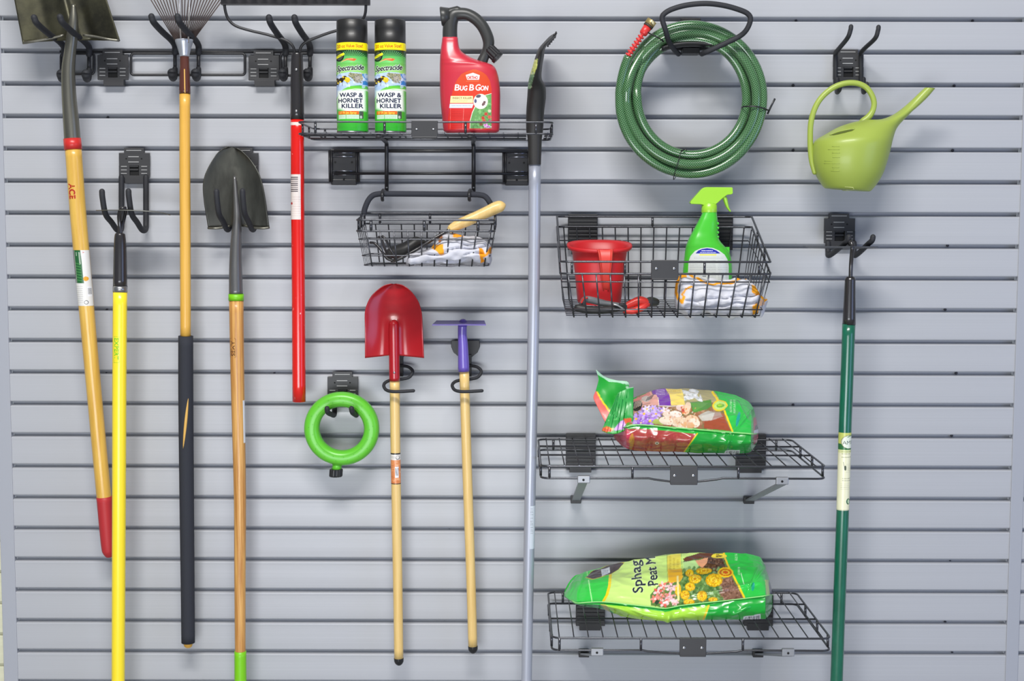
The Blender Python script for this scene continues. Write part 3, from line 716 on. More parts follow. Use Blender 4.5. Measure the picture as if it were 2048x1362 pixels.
# small purple hoe
ph = thing('small_hoe', 'small hoe with a purple blade and pale wooden handle', 'hoe', W(935, 1000, 0))
M_PUR = mat('purple_enamel', (104, 84, 176), .35, coat=.4); M_PURL = M_PUR
mb = MB(); a = [W(864, 651, .125), W(972, 651, .125), W(969, 642.5, .065), W(873, 642.5, .065)]
mb.prism([a[0], a[1], a[2], a[3]], (0, 0, .0022)); mb.build('blade', M_PUR, ph, bevel=.0006)
MB().ball(W(926, 647, .085), .011, .010, .011).build('rivet_boss', M_PUR, ph)
pole(ph, 'socket', M_PUR, [(925, 650, 9), (924.6, 668, 8.8), (926, 690, 9.8), (927.5, 742, 11.4)], .094, .084, k=1.02)
mb = MB(); MB().ball(W(928, 733, .084+10.6*mpp(.08)), .0022, .0016, .0022).build('rivet', M_STEEL, ph)
PHC = [(928.4, 740, 9.8), (933, 900, 9.8), (938.5, 1060, 9.7), (942.5, 1180, 9.5), (945.6, 1293, 9.3)]
pole(ph, 'handle', M_PINE, PHC, .082, .06); endcap(ph, 945.8, 1292)

# grey pole with black plastic rake head seen from its edge
gp = thing('plastic_rake', 'black plastic rake head seen edge on atop a long light grey pole', 'rake', W(1060, 900, .1))
M_GREY = mat('light_grey_tube', (170, 174, 186), .35, metal=.25, coat=.2)
GPC = [(1069.6, 326, 12), (1067.5, 600, 11.6), (1063, 850, 11.3), (1058, 1100, 11), (1053, 1362, 10.6), (1050, 1520, 10.5)]
pole(gp, 'pole', M_GREY, GPC, .15, .12)
rows = [(66, 1110, 1115, .15, .012), (72, 1100, 1111, .15, .05), (82, 1090, 1101, .15, .10), (96, 1078, 1091, .15, .12), (113, 1071, 1088, .15, .11), (134, 1064.8, 1084.5, .15, .10), (157, 1058, 1083.5, .15, .08), (171, 1056, 1090.5, .15, .06), (193, 1054.5, 1092, .15, .045), (223, 1052.5, 1088.5, .15, .03), (263, 1052.5, 1086, .15, .02), (275, 1055, 1084, .15, .018), (300, 1056, 1083, .15, .017), (329, 1057, 1082, .15, .016)]
M_HDPE = mat('dull_black_plastic', (52, 51, 50), .5, spec=.4, bump=.2, bscale=(300, 300, 90))
cv = Canvas(1045, 60, 1120, 335, 3, (44, 43, 42))
cv.poly([(1066, 119), (1075, 120), (1074, 134), (1069, 146), (1056, 150), (1060, 134)], (196, 206, 110)); cv.poly([(1069, 146), (1066, 160), (1061, 178), (1050, 178), (1054, 150)], (110, 150, 104))
cv.specks(1058, 118, 1075, 150, 50, 2.2, [(214, 220, 130), (170, 190, 96), (226, 226, 150)], .7, lambda x, y: x < 1075-(y-118)*.2); cv.specks(1050, 142, 1069, 176, 50, 2, [(80, 120, 90), (150, 180, 150), (60, 80, 60), (190, 206, 170)], .7, lambda x, y: x < 1071-(y-142)*.3)
loft(rows, 'y', na=64, ns=220, ex=.8, cv=cv).build('rake_head', paintmat('printed_black_plastic', .5, spec=.4), gp)
mb = MB()
for i in range(5): mb.obox(W(1111-i*3.6, 70+i*4.4, .15), Vector((1, 0, 0)), .0018, Vector((0, 1, 0)), .05, Vector((0, 0, 1)), .0012)
mb.build('tine_tips', M_HDPE, gp)
cv = Canvas(1040, 1000, 1075, 1105, 4, (206, 212, 220)); cv.scribble(1061, 1014, 1066, 1066, 14, 1.1, (120, 124, 132))
sleeve(gp, 'label', GPC, .15, .12, 1010, 1096, cv, PT, 5, 75, na=14, ny=60)

# green hoe
gn = thing('garden_hoe', 'garden hoe with a dark green handle and black ferrule on the right', 'hoe', W(1690, 900, 0))
mb = MB(); z = W(1690, 493, .15).z
o = [W(1606, 495, .12), W(1612, 493, .165), W(1700, 492, .18), W(1756, 493, .165), W(1750, 497, .12), W(1726, 500, .09), W(1620, 500, .09)]
zz = [0, 0, 0, 0, -.004, -.007, -.005]
mb.prism([Vector((p.x, p.y, z+d)) for p, d in zip(o, zz)], (0, 0, .0009)); mb.build('blade', mat('dark_worn_steel', (78, 80, 84), .5, metal=.5), gn)
MB().tube(crom([W(1701, 560, .15), W(1702, 530, .152), W(1703.6, 508, .160), W(1704.5, 495, .165), W(1702, 484, .16), W(1700, 488, .15)], 6), 4.2*mpp(.15), 12).build('neck', M_DKB, gn)
pole(gn, 'ferrule', M_DKB, [(1700.5, 553, 6), (1700.5, 557, 10), (1700, 570, 10.8), (1698, 649, 13.2)], .15, .147, label='black steel ferrule')
M_GRN = mat('dark_green_fibreglass', (18, 98, 74), .28, coat=.5, var=.12, scale=(60, 60, 14))
GNC = [(1697.6, 648, 13), (1693, 780, 13), (1689.8, 865, 12.9), (1685.7, 1010, 12.7), (1679.5, 1180, 12.7), (1673, 1362, 12.6), (1668, 1500, 12.6)]
pole(gn, 'handle', M_GRN, GNC, .147, .13)
cv = Canvas(1665, 855, 1715, 1030, 6, (232, 230, 196))
cv.rect(1660, 860, 1720, 888, (196, 204, 104)); cv.rect(1660, 886, 1720, 898, (44, 110, 60)); cv.rect(1660, 898, 1720, 904, (214, 218, 160))
cv.ell(1695.5, 882, 16, 13.5, (150, 150, 110)); cv.ell(1696, 882.4, 15, 12.6, (226, 232, 214)); cv.line([(1692, 873), (1697, 870.5), (1702, 870)], 1.6, (90, 140, 60)); cv.text('AMES', 1682.5, 887, 7.5, (40, 70, 56), 0, width=27)
for y, w in ((901, 24), (905.5, 16), (912, 20)): cv.scribble(1681, y-1, 1681+w, y+2, 1, 1.5, (112, 120, 70), .8, int(y))
cv.ell(1687.6, 934, 2.2, 5, (70, 80, 66)); cv.line([(1684, 922), (1686, 934)], 1, (90, 100, 70)); cv.scribble(1689, 925, 1700, 944, 6, .7, (150, 152, 124)); cv.scribble(1682, 953, 1699, 961, 2, 1.4, (130, 132, 104), .8, 4); cv.scribble(1679, 964, 1699, 978, 4, .8, (150, 150, 130), .7, 9)
cv.ell(1694, 1001, 4.4, 6, (40, 96, 60)); cv.ell(1694.6, 1001, 2.4, 4.4, (196, 214, 176)); cv.rect(1660, 1017, 1720, 1030, (200, 202, 170))
sleeve(gn, 'label', GNC, .147, .13, 864, 1019, cv, PT, ny=300, na=80)

# ================================================================ garden hose on its hanger
hh = thing('hose_hanger', 'black saddle hanger with a tall front loop holding the coiled hose', 'hanger', W(1385, 100, 0))
mb = MB(); mb.pbox(1362, 36, 1402, 60, .012, .001); mb.pbox(1346, 50, 1420, 100, .012, .001); mb.build('mounting_plate', M_RIB, hh, bevel=.001)
G = []
for i in range(25):
    k = i/24; x = 1324+122*k; y = 91+10*abs(2*k-1)**2.2
    G.append([W(x, y, .012), W(x, y-1, .05), W(x, y, .10), W(x, y-6, .118)])
MB().grid(G).build('saddle', M_RIB, hh, solid=.006)
mb = MB(); mb.pbox(1366, 95, 1400, 107, .055, .012); mb.build('saddle_brace', M_RIB, hh, bevel=.001)
lp = [(1357, 108, .05), (1349, 100, .09), (1338, 84, .14), (1331, 60, .165), (1324.5, 38, .17), (1328, 28, .172), (1345, 18, .175), (1375, 10, .178), (1412, 7, .18), (1448, 11, .178), (1480, 20, .175), (1496, 28, .172), (1501, 39, .17), (1494, 58, .165), (1480, 72, .155), (1452, 86, .148), (1424, 99, .14), (1408, 106, .125), (1404, 108, .08)]
MB().rtube(crom([W(*p) for p in lp], 6), 5.2*mpp(.15), 14).build('front_loop', M_RUB, hh)

M_HOSE = bpy.data.materials.new('braided_green_hose'); M_HOSE.use_nodes = True
nt = M_HOSE.node_tree; b = nt.nodes['Principled BSDF']; uv = nt.nodes.new('ShaderNodeUVMap'); uv.uv_map = 'UV'
sp = nt.nodes.new('ShaderNodeSeparateXYZ'); nt.links.new(uv.outputs[0], sp.inputs[0])
def mth(op, a, b_=None, v=None):
    n = nt.nodes.new('ShaderNodeMath'); n.operation = op
    for i, q in enumerate((a, b_)):
        if q is None: continue
        if isinstance(q, (int, float)): n.inputs[i].default_value = q
        else: nt.links.new(q, n.inputs[i])
    return n.outputs[0]
U = mth('MULTIPLY', sp.outputs[0], 1180.); V = mth('MULTIPLY', sp.outputs[1], 2*math.pi*11)
d1 = mth('SINE', mth('ADD', U, V)); d2 = mth('SINE', mth('SUBTRACT', U, V)); mx = mth('MAXIMUM', d1, d2)
rp = nt.nodes.new('ShaderNodeValToRGB'); e = rp.color_ramp.elements; e[0].position = .45; e[1].position = .95; e[0].color = (*lin((10, 34, 22)), 1); e[1].color = (*lin((92, 138, 90)), 1)
nt.links.new(mth('ADD', mth('MULTIPLY', mx, .5), .5), rp.inputs[0]); nt.links.new(rp.outputs[0], b.inputs['Base Color'])
b.inputs['Roughness'].default_value = .22; b.inputs['Coat Weight'].default_value = .6; b.inputs['Coat Roughness'].default_value = .15
ho = thing('garden_hose', 'coiled dark green braided garden hose with red strain relief and brass end', 'hose', W(1383, 199, .08))
#        left,  right, top,  bottom, t
loops = [(1239.5, 1525.5, 50, 347.5, .112), (1247, 1519, 56, 341, .082), (1254, 1512, 64, 329, .118), (1262, 1504, 70, 321, .085), (1273, 1494, 79, 310, .105), (1268, 1499, 77, 316, .066)]
P = []; NA = 72
for a in np.linspace(-.62, -.09, 12):
    g = (-.09-a)/.53; P.append(W(1382.2-math.cos(a)*143.3-8*g*g, 199-abs(math.sin(a))*149+0*g, .112+.012*g))
for q, L in enumerate(loops):
    for i in range(NA):
        if q == len(loops)-1 and i > NA*.75: break
        a = 2*math.pi*i/NA; N_ = loops[min(q+1, len(loops)-1)]; k = 0 if i < NA*.75 else (i-NA*.75)/(NA*.25); k = k*k*(3-2*k)
        l, r_, tp, bt, t = [p+(s-p)*k for p, s in zip(L, N_)]
        # start at the left, run down, right, up, over the top
        cx, cy = (l+r_)/2, (tp+bt)/2; wob = 1.5*math.sin(a*2+q)
        P.append(W(cx-math.cos(a)*((r_-l)/2+wob), cy+math.sin(a)*((bt-tp)/2), t+.004*math.sin(a*3+q*2)))
# keep both ends tucked beside the coil
MB().tube(P, 9.2*mpp(.1), 20, uvl=1.0).build('hose_coil', M_HOSE, ho)
M_REDS = mat('red_strain_relief', (206, 50, 48), .4, coat=.2)
mb = MB(); pa = Vector(W(1254, 114, .125)); pb = Vector(W(1285, 69, .125)); pc = W(1296, 53, .125)
n = 60; pts = [pa.lerp(pb, i/n) for i in range(n+1)]; mb.tube(pts, [(6.6 if (i//4) % 2 else 3.2)*mpp(.12) for i in range(n+1)], 16)
mb.build('strain_relief', M_REDS, ho)
MB().tube([pb, pb.lerp(pc, .1), pc], [6*mpp(.12), 8*mpp(.12), 9*mpp(.12)], 18).build('coupling_sleeve', M_REDS, ho)
d = (Vector(pc)-Vector(pb)).normalized(); M_BRASS = mat('polished_brass', (222, 196, 130), .22, metal=.9)
MB().tube([Vector(pc)-d*.001, Vector(pc)+d*.004], 10*mpp(.12), 18).build('washer', mat('dark_washer', (60, 50, 40), .6), ho)
MB().tube([Vector(pc)+d*.004, Vector(pc)+d*.016], 11.5*mpp(.12), 6).build('brass_nut', M_BRASS, ho, bevel=.0008)
MB().tube([W(1330, 66, .12), W(1344, 58, .12)], 6.5*mpp(.12), 12).build('brass_tail', M_BRASS, ho) if False else None
M_TIE = mat('black_cable_tie', (30, 32, 34), .4)
def tie(pts, nm='cable_tie'):
    MB().tube(crom([W(*p) for p in pts], 5, True), 1.5*mpp(.1), 8, cyc=True, flat=.5).build(nm, M_TIE, ho)
tie([(1364, 301, .10), (1362, 303, .126), (1356, 325, .135), (1350, 344, .128), (1347, 358, .11), (1352, 352, .085), (1360, 322, .05), (1364, 304, .06)])
tie([(1483, 215, .10), (1490, 213, .125), (1510, 213, .135), (1528, 217, .128), (1537, 221, .11), (1533, 219, .085), (1508, 213, .05), (1488, 213, .06)])
tie([(1289, 60, .12), (1298, 66, .132), (1312, 73, .135), (1322, 79, .13), (1330, 86, .11), (1322, 80, .07), (1300, 68, .06), (1288, 58, .09)])
MB().tube([W(1535, 228, .115), W(1541, 215, .12), W(1550, 197, .125)], 1.9*mpp(.1), 8, flat=.5).build('tie_tail', M_TIE, ho)
MB().tube([W(1362, 302, .12), W(1371, 298, .122), W(1373, 301, .124)], 1.2*mpp(.1), 8).build('tie_tail', M_TIE, ho)

# ================================================================ watering can
wc = thing('watering_can', 'lime green plastic watering can with round handle and long spout', 'watering can', W(1705, 300, .1))
M_WC = mat('lime_green_polythene', (154, 172, 72), .42, spec=.5, coat=.1)
prs = [((1650, 376), (1738, 383)), ((1645, 371), (1743, 380)), ((1636, 357), (1755, 365)), ((1629, 341), (1765, 347)), ((1624.5, 322), (1772, 327)), ((1624, 303), (1777, 309)), ((1626.5, 288), (1780.5, 295)), ((1634, 278.5), (1783, 284)), ((1652, 268), (1785.5, 275)), ((1676, 254.5), (1788.5, 266)), ((1702, 245.5), (1792, 258)), ((1728, 240.2), (1798, 249.5)), ((1750, 239.8), (1806, 241)), ((1768, 237), (1815, 232)), ((1787, 229), (1824, 223)), ((1806, 215.5), (1834, 214.5)), ((1824, 199.5), (1845, 204.5)), ((1838, 186), (1857, 192.5)), ((1849, 175.6), (1870, 177.2))]
def sweep_pairs(prs, tc, df, sub=4, n=44):
    A = crom([Vector((p[0][0], p[0][1], 0)) for p in prs], sub); B = crom([Vector((p[1][0], p[1][1], 0)) for p in prs], sub); G = []
    for i, (a, b) in enumerate(zip(A, B)):
        k = i/(len(A)-1); t = tc(k); pa, pb = W(a.x, a.y, t), W(b.x, b.y, t); c = (pa+pb)/2; h = (pb-pa)/2; dd = h.length*df(k); row = []
        for j in range(n):
            q = 2*math.pi*j/n; row.append(c-h*math.cos(q)+Vector((0, -1, 0))*math.sin(q)*dd)
        G.append(row)
    return G
G = sweep_pairs(prs, lambda k: .105, lambda k: .86+.1*k)
mb = MB(); mb.grid(G, closev=True); mb.face(tuple(reversed(range(44)))); mb.build('body', M_WC, wc)
e = G[-1]; c = sum(e, Vector())/len(e); mb = MB(); mb.grid([[c+(p-c)*1.02 for p in e], [c+(p-c)*.8+Vector((-.0005, 0, 0)) for p in e]], closev=True); mb.build('spout_rim', M_WC, wc)
mb = MB(); mb.v += [c+(p-c)*.84+Vector((.0004, 0, .0006)) for p in e]; mb.face(tuple(range(44))); mb.build('spout_opening', mat('spout_shade', (70, 84, 26), .6), wc)  # face closing the spout, the shade inside put into a darker green
hp = [(1629, 345), (1623.5, 322), (1621, 298), (1620.3, 275), (1621.5, 248), (1627, 224), (1637, 203), (1652, 186), (1670, 173.5), (1691, 166.5), (1713, 166.5), (1731, 174), (1742.5, 188), (1748, 205), (1745.5, 221), (1737, 234), (1726, 243), (1716, 250)]
k = [5.6]*len(hp); k[0] = 4.5; k[-1] = 4; k[-2] = 7; k[-3] = 6.6
MB().rtube(crom([W(x, y, .105) for x, y in hp], 6), cr1([q*mpp(.1) for q in k], 6), 16).build('handle', M_WC, wc)
# filling slot
sl = [(1659, 270), (1668, 266.6), (1677, 263.6), (1690, 260.4), (1703, 258), (1709, 258.4), (1703, 261.4), (1690, 264.8), (1677, 268), (1667, 270)]
from mathutils.bvhtree import BVHTree
def bvh_of(G, closev=True):
    vs = [p for r_ in G for p in r_]; nv = len(G[0]); f = []
    for i in range(len(G)-1):
        for j in range(nv if closev else nv-1): f.append((i*nv+j, i*nv+(j+1) % nv, (i+1)*nv+(j+1) % nv, (i+1)*nv+j))
    return BVHTree.FromPolygons(vs, f)
bt = bvh_of(G)
def on(bt, px, py, lift=.0004, dflt=.1):
    d = (W(px, py, 0)-CAMPOS).normalized(); h, n_, i, l = bt.ray_cast(CAMPOS, d)
    return (h-d*lift) if h else W(px, py, dflt)
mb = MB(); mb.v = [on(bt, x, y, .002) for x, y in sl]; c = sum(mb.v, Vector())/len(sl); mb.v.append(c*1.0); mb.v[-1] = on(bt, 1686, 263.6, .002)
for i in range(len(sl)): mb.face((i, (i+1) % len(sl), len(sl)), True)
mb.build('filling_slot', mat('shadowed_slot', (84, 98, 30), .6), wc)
MB().tube(crom([on(bt, x, y, .0012) for x, y in sl[:6]], 4), 1.3*mpp(.1), 8).build('slot_rim', M_WC, wc)
mb = MB()
for i, (x0, x1, y) in enumerate(((1664, 1679, 293), (1656, 1679, 299), (1664, 1680, 306), (1665, 1680, 315), (1649, 1664, 322), (1648, 1680, 327), (1664, 1678, 335), (1662, 1679, 342))):
    mb.tube([on(bt, x0+(x1-x0)*q/4, y, .0001) for q in range(5)], .0006, 6)
mb.tube([on(bt, 1665+1.5*q/8, 297+46*q/8, 0) for q in range(9)], .0005, 6); mb.build('level_marks', M_WC, wc)
mb = MB(); bc = [W(1650+88*q/12, 376+7*q/12+3.2*math.sin(math.pi*q/12), .105) for q in range(13)]
mb.tube([on(bt, 1683, 378, .001), on(bt, 1690, 374, .001), on(bt, 1706, 375, .001), on(bt, 1708, 379, .001), on(bt, 1699, 381, .001), on(bt, 1686, 381, .001)], .0007, 6, cyc=True); mb.build('moulded_emblem', mat('pale_lime', (214, 220, 150), .4), wc)

# ================================================================ ring sprinkler
sr = thing('ring_sprinkler', 'bright green ring sprinkler with a black hose connector below', 'sprinkler', W(683, 856, .08))
M_SPR = mat('bright_green_plastic', (96, 190, 48), .36, spec=.5, coat=.1)
M_SPRI = mat('pale_green_band', (120, 206, 70), .5)
c = W(683.6, 857, .07); rx = 60.3*mpp(.08); prof = []
for i in range(28):
    a = 2*math.pi*i/28; r_ = 15.4*mpp(.08); prof.append((math.copysign(abs(math.cos(a))**.8, math.cos(a))*r_, math.copysign(abs(math.sin(a))**.8, math.sin(a))*.020))
G = []
for i in range(96):
    a = 2*math.pi*i/96; G.append([c+Vector((math.cos(a)*(rx+p), -q, math.sin(a)*(rx+p)*.985)) for p, q in prof])
MB().grid(G, closev=True, closeu=True).build('ring', M_SPR, sr)
random.seed(11)
M_HOL = mat('tiny_hole', (60, 150, 30), .6)
for ring, n_ in ((-.004, 17), (.005, 17)):
    for i in range(n_):
        a = 2*math.pi*(i+.3*(ring > 0))/n_; p = c+Vector((math.cos(a)*(rx+ring), -.0203+abs(ring)*.02, math.sin(a)*(rx+ring)*.985)); MB().tube([p, p+Vector((0, -.0003, 0))], .0008, 6).build('spray_hole', M_HOL, sr)
for off, yy in ((9.5, .0165), (-6, .0193)):
    mb = MB(); mb.tube([c+Vector((math.cos(2*math.pi*i/72)*(rx+off*mpp(.08)), -yy, math.sin(2*math.pi*i/72)*(rx+off*mpp(.08))*.985)) for i in range(72)], .0006, 6, cyc=True); mb.build('moulded_ridge', M_SPR, sr)
MB().tube([W(675, 926, .07), W(674, 932, .07), W(673, 940, .07)], [10*mpp(.07), 9.5*mpp(.07), 10*mpp(.07)], 18).build('inlet', M_SPR, sr)
mb = MB(); n_ = 36; a0 = W(672.5, 938, .07); a1 = W(671.5, 953, .07)
for z_, rr_ in ((0, .95), (.12, 1), (.85, 1), (1, .95)):
    pp = a0.lerp(a1, z_); mb.v += [pp+Vector((math.cos(2*math.pi*i/n_), math.sin(2*math.pi*i/n_), 0))*(13.4*mpp(.07)*rr_*(1 if i % 2 else .94)) for i in range(n_)]
for r_ in range(3):
    for i in range(n_): mb.face((r_*n_+i, r_*n_+(i+1) % n_, (r_+1)*n_+(i+1) % n_, (r_+1)*n_+i))
mb.face(tuple(range(n_))); mb.face(tuple(3*n_+i for i in reversed(range(n_)))); mb.build('connector', M_RIB, sr, label='black ribbed hose connector')

# ================================================================ rack behind the top shelf
rk = thing('storage_rack', 'black rack of two brackets, cross rods and posts between shelf and caddy', 'rack', W(860, 335, 0))
def rk_bracket(x0, x1, y0, y1):
    mb = MB(); mb.pbox(x0+4, y0, x1-4, y1-3, .010, .001); mb.pbox(x0+6, y1-10, x1-6, y1+2, .013, .001); o = mb.build('bracket', M_BLK, rk, bevel=.002)
    mb = MB()
    for y in (y0+7.5, y0+15, y0+44, y0+51.5): mb.tube([W(x0+9, y, .0105), W(x1-9, y, .0105)], 1.7*mpp(), 8)
    mb.build('rib', mat('bead_highlight', (128, 130, 138), .22, coat=.6, metal=.8), o)  # black glossy ribs, their highlights put in as a lighter metal colour
    mb = MB()
    for x in (x0+2, x0+6, x1-6.5, x1-2): mb.tube([W(x, y0+4, .016), W(x+1, y1-4, .016)], 2.0*mpp(), 8)
    mb.tube([W(x0+1, y0+4, .014), W(x1-1, y0+4, .014)], 2.2*mpp(), 8); mb.build('wire_clip', M_BLK, o)
    for x, y in ((x0+14, y0+26.5), (x1-15, y0+26.5), ((x0+x1)/2, y1-9)):
        mb = MB(); mb.disk(W(x, y, .0135 if y > y0+40 else .0105), (0, -1, 0), .0026); mb.build('screw_hole', M_HOLE, o)
rk_bracket(656.5, 719, 298, 368); rk_bracket(1004.5, 1063, 299, 369)
for y, r_ in ((301.5, 3.6), (347, 2.6)): MB().tube([W(668, y, .018), W(1055, y+.5, .018)], r_*mpp(), 12).build('cross_rod', M_BLK, rk)
for x, xc in ((773.3, 757), (947.2, 940)):
    P_ = crom([W(xc, 268, .262), W(xc+2, 271, .25), W(xc+8, 278, .15), W(x-1, 285, .045), W(x, 294, .034), W(x, 310, .032)], 6)
    MB().tube(P_+[W(x, 386, .032)], 4.0*mpp(.03), 12).build('post', M_BLK, rk)
    MB().ball(W(x, 375, .032+3.8*mpp()), .0022, .0016, .0022).build('rivet', M_STEEL, rk)
    MB().tube([W(xc-5, 271.5, .262), W(xc+5, 272.5, .262)], 5*mpp(.26), 10).build('clamp', M_PLATE, rk)
    P_ = crom([W(x, 380, .032), W(x-.4, 386, .045), W(x-4, 383, .11), W(x-7, 380.5, .155), W(x-8.6, 385, .176), W(x-8.8, 392, .182), W(x-8.6, 399, .174), W(x-8, 400, .160)], 6)
    MB().rtube(P_, 3.4*mpp(.15), 12).build('hanging_hook', M_BLK, rk)

# top wire shelf
ts = thing('wire_shelf', 'shallow black wire shelf at the top holding two cans and a red jug', 'shelf', W(850, 268, .15))
TF, TB = .268, .03
def wire(mb, a, b, r_=1.6, n=8): mb.tube([a if isinstance(a, Vector) else W(*a), b if isinstance(b, Vector) else W(*b)], r_*mpp(.2), n)
A = W(596, 266.5, TF); B = W(1105.5, 268, TF); zf = (A.z+B.z)/2; xl, xr = A.x, B.x
zt = (W(596, 243.5, TF).z+W(1105, 244.5, TF).z)/2
bl = W(612, 280, TB).x; brx = W(1100, 280, TB).x; xl2, xr2 = (xl+bl)/2, (xr+brx)/2
def ring4(z, inset, x0, x1, ta, tb, rc=.012):
    pts = []
    for cx, cy, a0 in ((x1-rc, -ta+rc, -90), (x1-rc, -tb-rc, 0), (x0+rc, -tb-rc, 90), (x0+rc, -ta+rc, 180)):
        for k in range(6):
            a = R(a0+18*k); pts.append(Vector((cx+math.cos(a)*rc, cy+math.sin(a)*rc, z)))
    return pts
mb = MB(); r_ = 1.9*mpp(.2)
mb.tube(ring4(zf, 0, xl, xr, TF, TB, .02), r_, 10, cyc=True); mb.tube(ring4(zt, 0, xl, xr, TF, TB, .02), r_, 10, cyc=True)
mb.build('frame', M_WIRE, ts)
for x in (630.6, 769, 931, 1072): o = W(x, 243.5, TF); MB().tube([Vector((o.x, -TF, zt)), Vector((o.x, -TF, zf))], 2.6*mpp(.25), 8).build('upright', M_WIRE, ts)
for x in (650, 800, 950, 1060): o = W(x, 256.5, TB); MB().tube([Vector((o.x, -TB, zt)), Vector((o.x, -TB, zf))], 2.2*mpp(.05), 8).build('upright', M_WIRE, ts)
for t in (.20, .10):
    for x in (xl, xr): MB().tube([Vector((x, -t, zt)), Vector((x, -t, zf))], 2*mpp(.1), 8).build('upright', M_WIRE, ts)
mb = MB(); x = xl+.030; i = 0
gx = W(1070, 275, .15).x
while x < xr-.01:
    if abs(x-gx) > .019: mb.tube([Vector((x, -TF-.002, zf+.0016)), Vector((x, -TB+.002, zf+.0016))], 1.2*mpp(.2), 6)
    x += .0322
for t in (.225, .19, .115, .075):
    for a, b in ((xl, gx-.02), (gx+.02, xr)): mb.tube([Vector((a, -t, zf-.001)), Vector((b, -t, zf-.001))], 1.4*mpp(.2), 6)
mb.build('wire_grid', M_WIRE, ts)
mb = MB(); mb.pbox(822.7, 241, 875.5, 273.5, TF+.006, TF+.003); mb.pbox(824.5, 273, 874, 276.5, TF+.006, TF-.008); fp = mb.build('front_plate', M_PLATE, ts, bevel=.001)
for x in (833, 866.5):
    mb = MB(); mb.ball(W(x, 258.3, TF+.0065), .0034, .0016, .0022); mb.build('rivet', M_STEEL, fp)

# spray cans
can = thing('spray_can', 'left black capped green spray can standing on the top shelf', 'spray can', Vector((W(705, 264, .2).x, -.19, zf+.003)), 'wasp spray cans on the top shelf')
cv = Canvas(670, 84, 740, 270, 6, (62, 172, 62))
def band(y0, y1, c0, c1, n=30):
    for i in range(n): k = i/n; cv.rect(670, y0+(y1-y0)*k, 740, y0+(y1-y0)*(k+1.2/n), tuple(a+(b-a)*k for a, b in zip(c0, c1)))
band(103, 116, (24, 44, 30), (54, 130, 60)); band(116, 150, (70, 168, 70), (160, 214, 116)); band(175, 264, (104, 196, 62), (52, 176, 52))
for i in range(26):
    a = R(180+180*i/25); cv.line([(707, 128), (707+math.cos(a)*30, 128+math.sin(a)*24)], 1.0, (130, 214, 126), .5)
cv.rect(670, 84, 740, 103, (246, 232, 24)); cv.text('20 oz Value Size!', 678, 98.8, 6.6, (196, 92, 20), 1, width=50, bold=.25)
cv.ell(682.5, 115, 10, 11, (26, 30, 24)); cv.ell(682.5, 115, 7.4, 8, (70, 80, 66)); cv.line([(675, 117.5), (691, 111.5)], 5, (240, 236, 40)); cv.scribble(677, 113, 689, 116, 1, 1.6, (40, 50, 20))
cv.poly([(687, 126), (697, 120.5), (708, 119.5), (717, 121.5), (712, 125.5), (700, 123.5)], (226, 98, 50)); cv.line([(686, 127), (700, 122), (710, 121)], .8, (240, 214, 150))
for d, c_, bo in ((0, (232, 240, 232), 1.2), (0, (10, 20, 20), .45)): cv.text('Spectracide', 677, 145.5, 11, c_, 4, width=52, shear=.25, bold=bo)
cv.poly([(670, 156), (684, 150), (704, 147), (724, 148), (740, 154), (740, 174), (722, 173), (704, 175), (690, 181), (680, 190), (670, 206)], (176, 198, 232))
cv.poly([(726, 150), (740, 150), (740, 172), (727, 172), (729, 160)], (54, 130, 200)); cv.specks(670, 150, 738, 176, 50, 3, [(200, 216, 240), (146, 170, 220), (220, 228, 240)], .6, lambda x, y: y < 176-(x-670)*.0)
cv.poly([(702, 149), (726, 150), (728, 160), (722, 168), (714, 168), (708, 160), (700, 155)], (146, 146, 110)); cv.ell(718, 161, 6, 8, (164, 158, 146)); cv.specks(702, 149, 728, 168, 40, 1.8, [(120, 120, 80), (190, 180, 150), (96, 100, 84)], .7)
for x, y, rx_, ry_, c_ in ((677, 165, 5.5, 7, (60, 44, 14)), (686, 163, 5, 5, (40, 30, 16)), (693, 159, 5, 4.5, (70, 50, 14)), (699, 163, 5, 5.5, (216, 186, 40))): cv.ell(x, y, rx_, ry_, c_)
for x, y in ((675, 163), (679, 168), (690, 157), (696, 159), (684, 166), (694, 164), (699, 160)): cv.ell(x, y, 2.2, 1.5, (236, 204, 50), 30)
cv.line([(689, 167), (688, 174)], .9, (90, 70, 30)); cv.line([(697, 167), (699, 171)], .9, (90, 70, 30)); cv.line([(682, 168), (680, 174)], .9, (60, 50, 30))
cv.poly([(674, 205), (682, 192), (694, 184), (712, 180), (740, 180), (740, 184), (712, 181), (696, 186)], (226, 240, 210), .8)
for g, al in ((5, .25), (3.6, .4), (2.2, .6), (.8, 1)): cv.poly([(681-g, 187-g), (728+g, 185-g), (729+g, 220+g), (700, 223+g), (681-g, 215+g)], (240, 248, 236), al)
for t_, x, y, w_ in (('WASP &', 682.5, 196.5, 45), ('HORNET', 680, 207.5, 47), ('KILLER', 687, 218.3, 41)): cv.text(t_, x, y, 8.6, (34, 32, 68), 0, width=w_, bold=.5)
cv.rect(679.5, 224.3, 720.5, 231, (226, 104, 30)); cv.text('27 Ft Jet Spray', 682, 229.7, 4.4, (250, 214, 80), 0, width=34, bold=.15); cv.rect(721, 224.5, 728.5, 239.5, (70, 84, 70)); cv.ell(724, 236, 2, 3, (190, 200, 190))
cv.rect(680, 232, 720.5, 239.8, (214, 240, 214)); cv.rect(695, 232, 696, 240, (90, 180, 90)); cv.scribble(681, 233, 694, 239, 3, .9, (120, 160, 120)); cv.scribble(697, 233, 719, 239, 3, .9, (110, 170, 120), .8, 5)
cv.scribble(678, 243, 732, 262, 6, 1.1, (36, 120, 36), .7, 8)
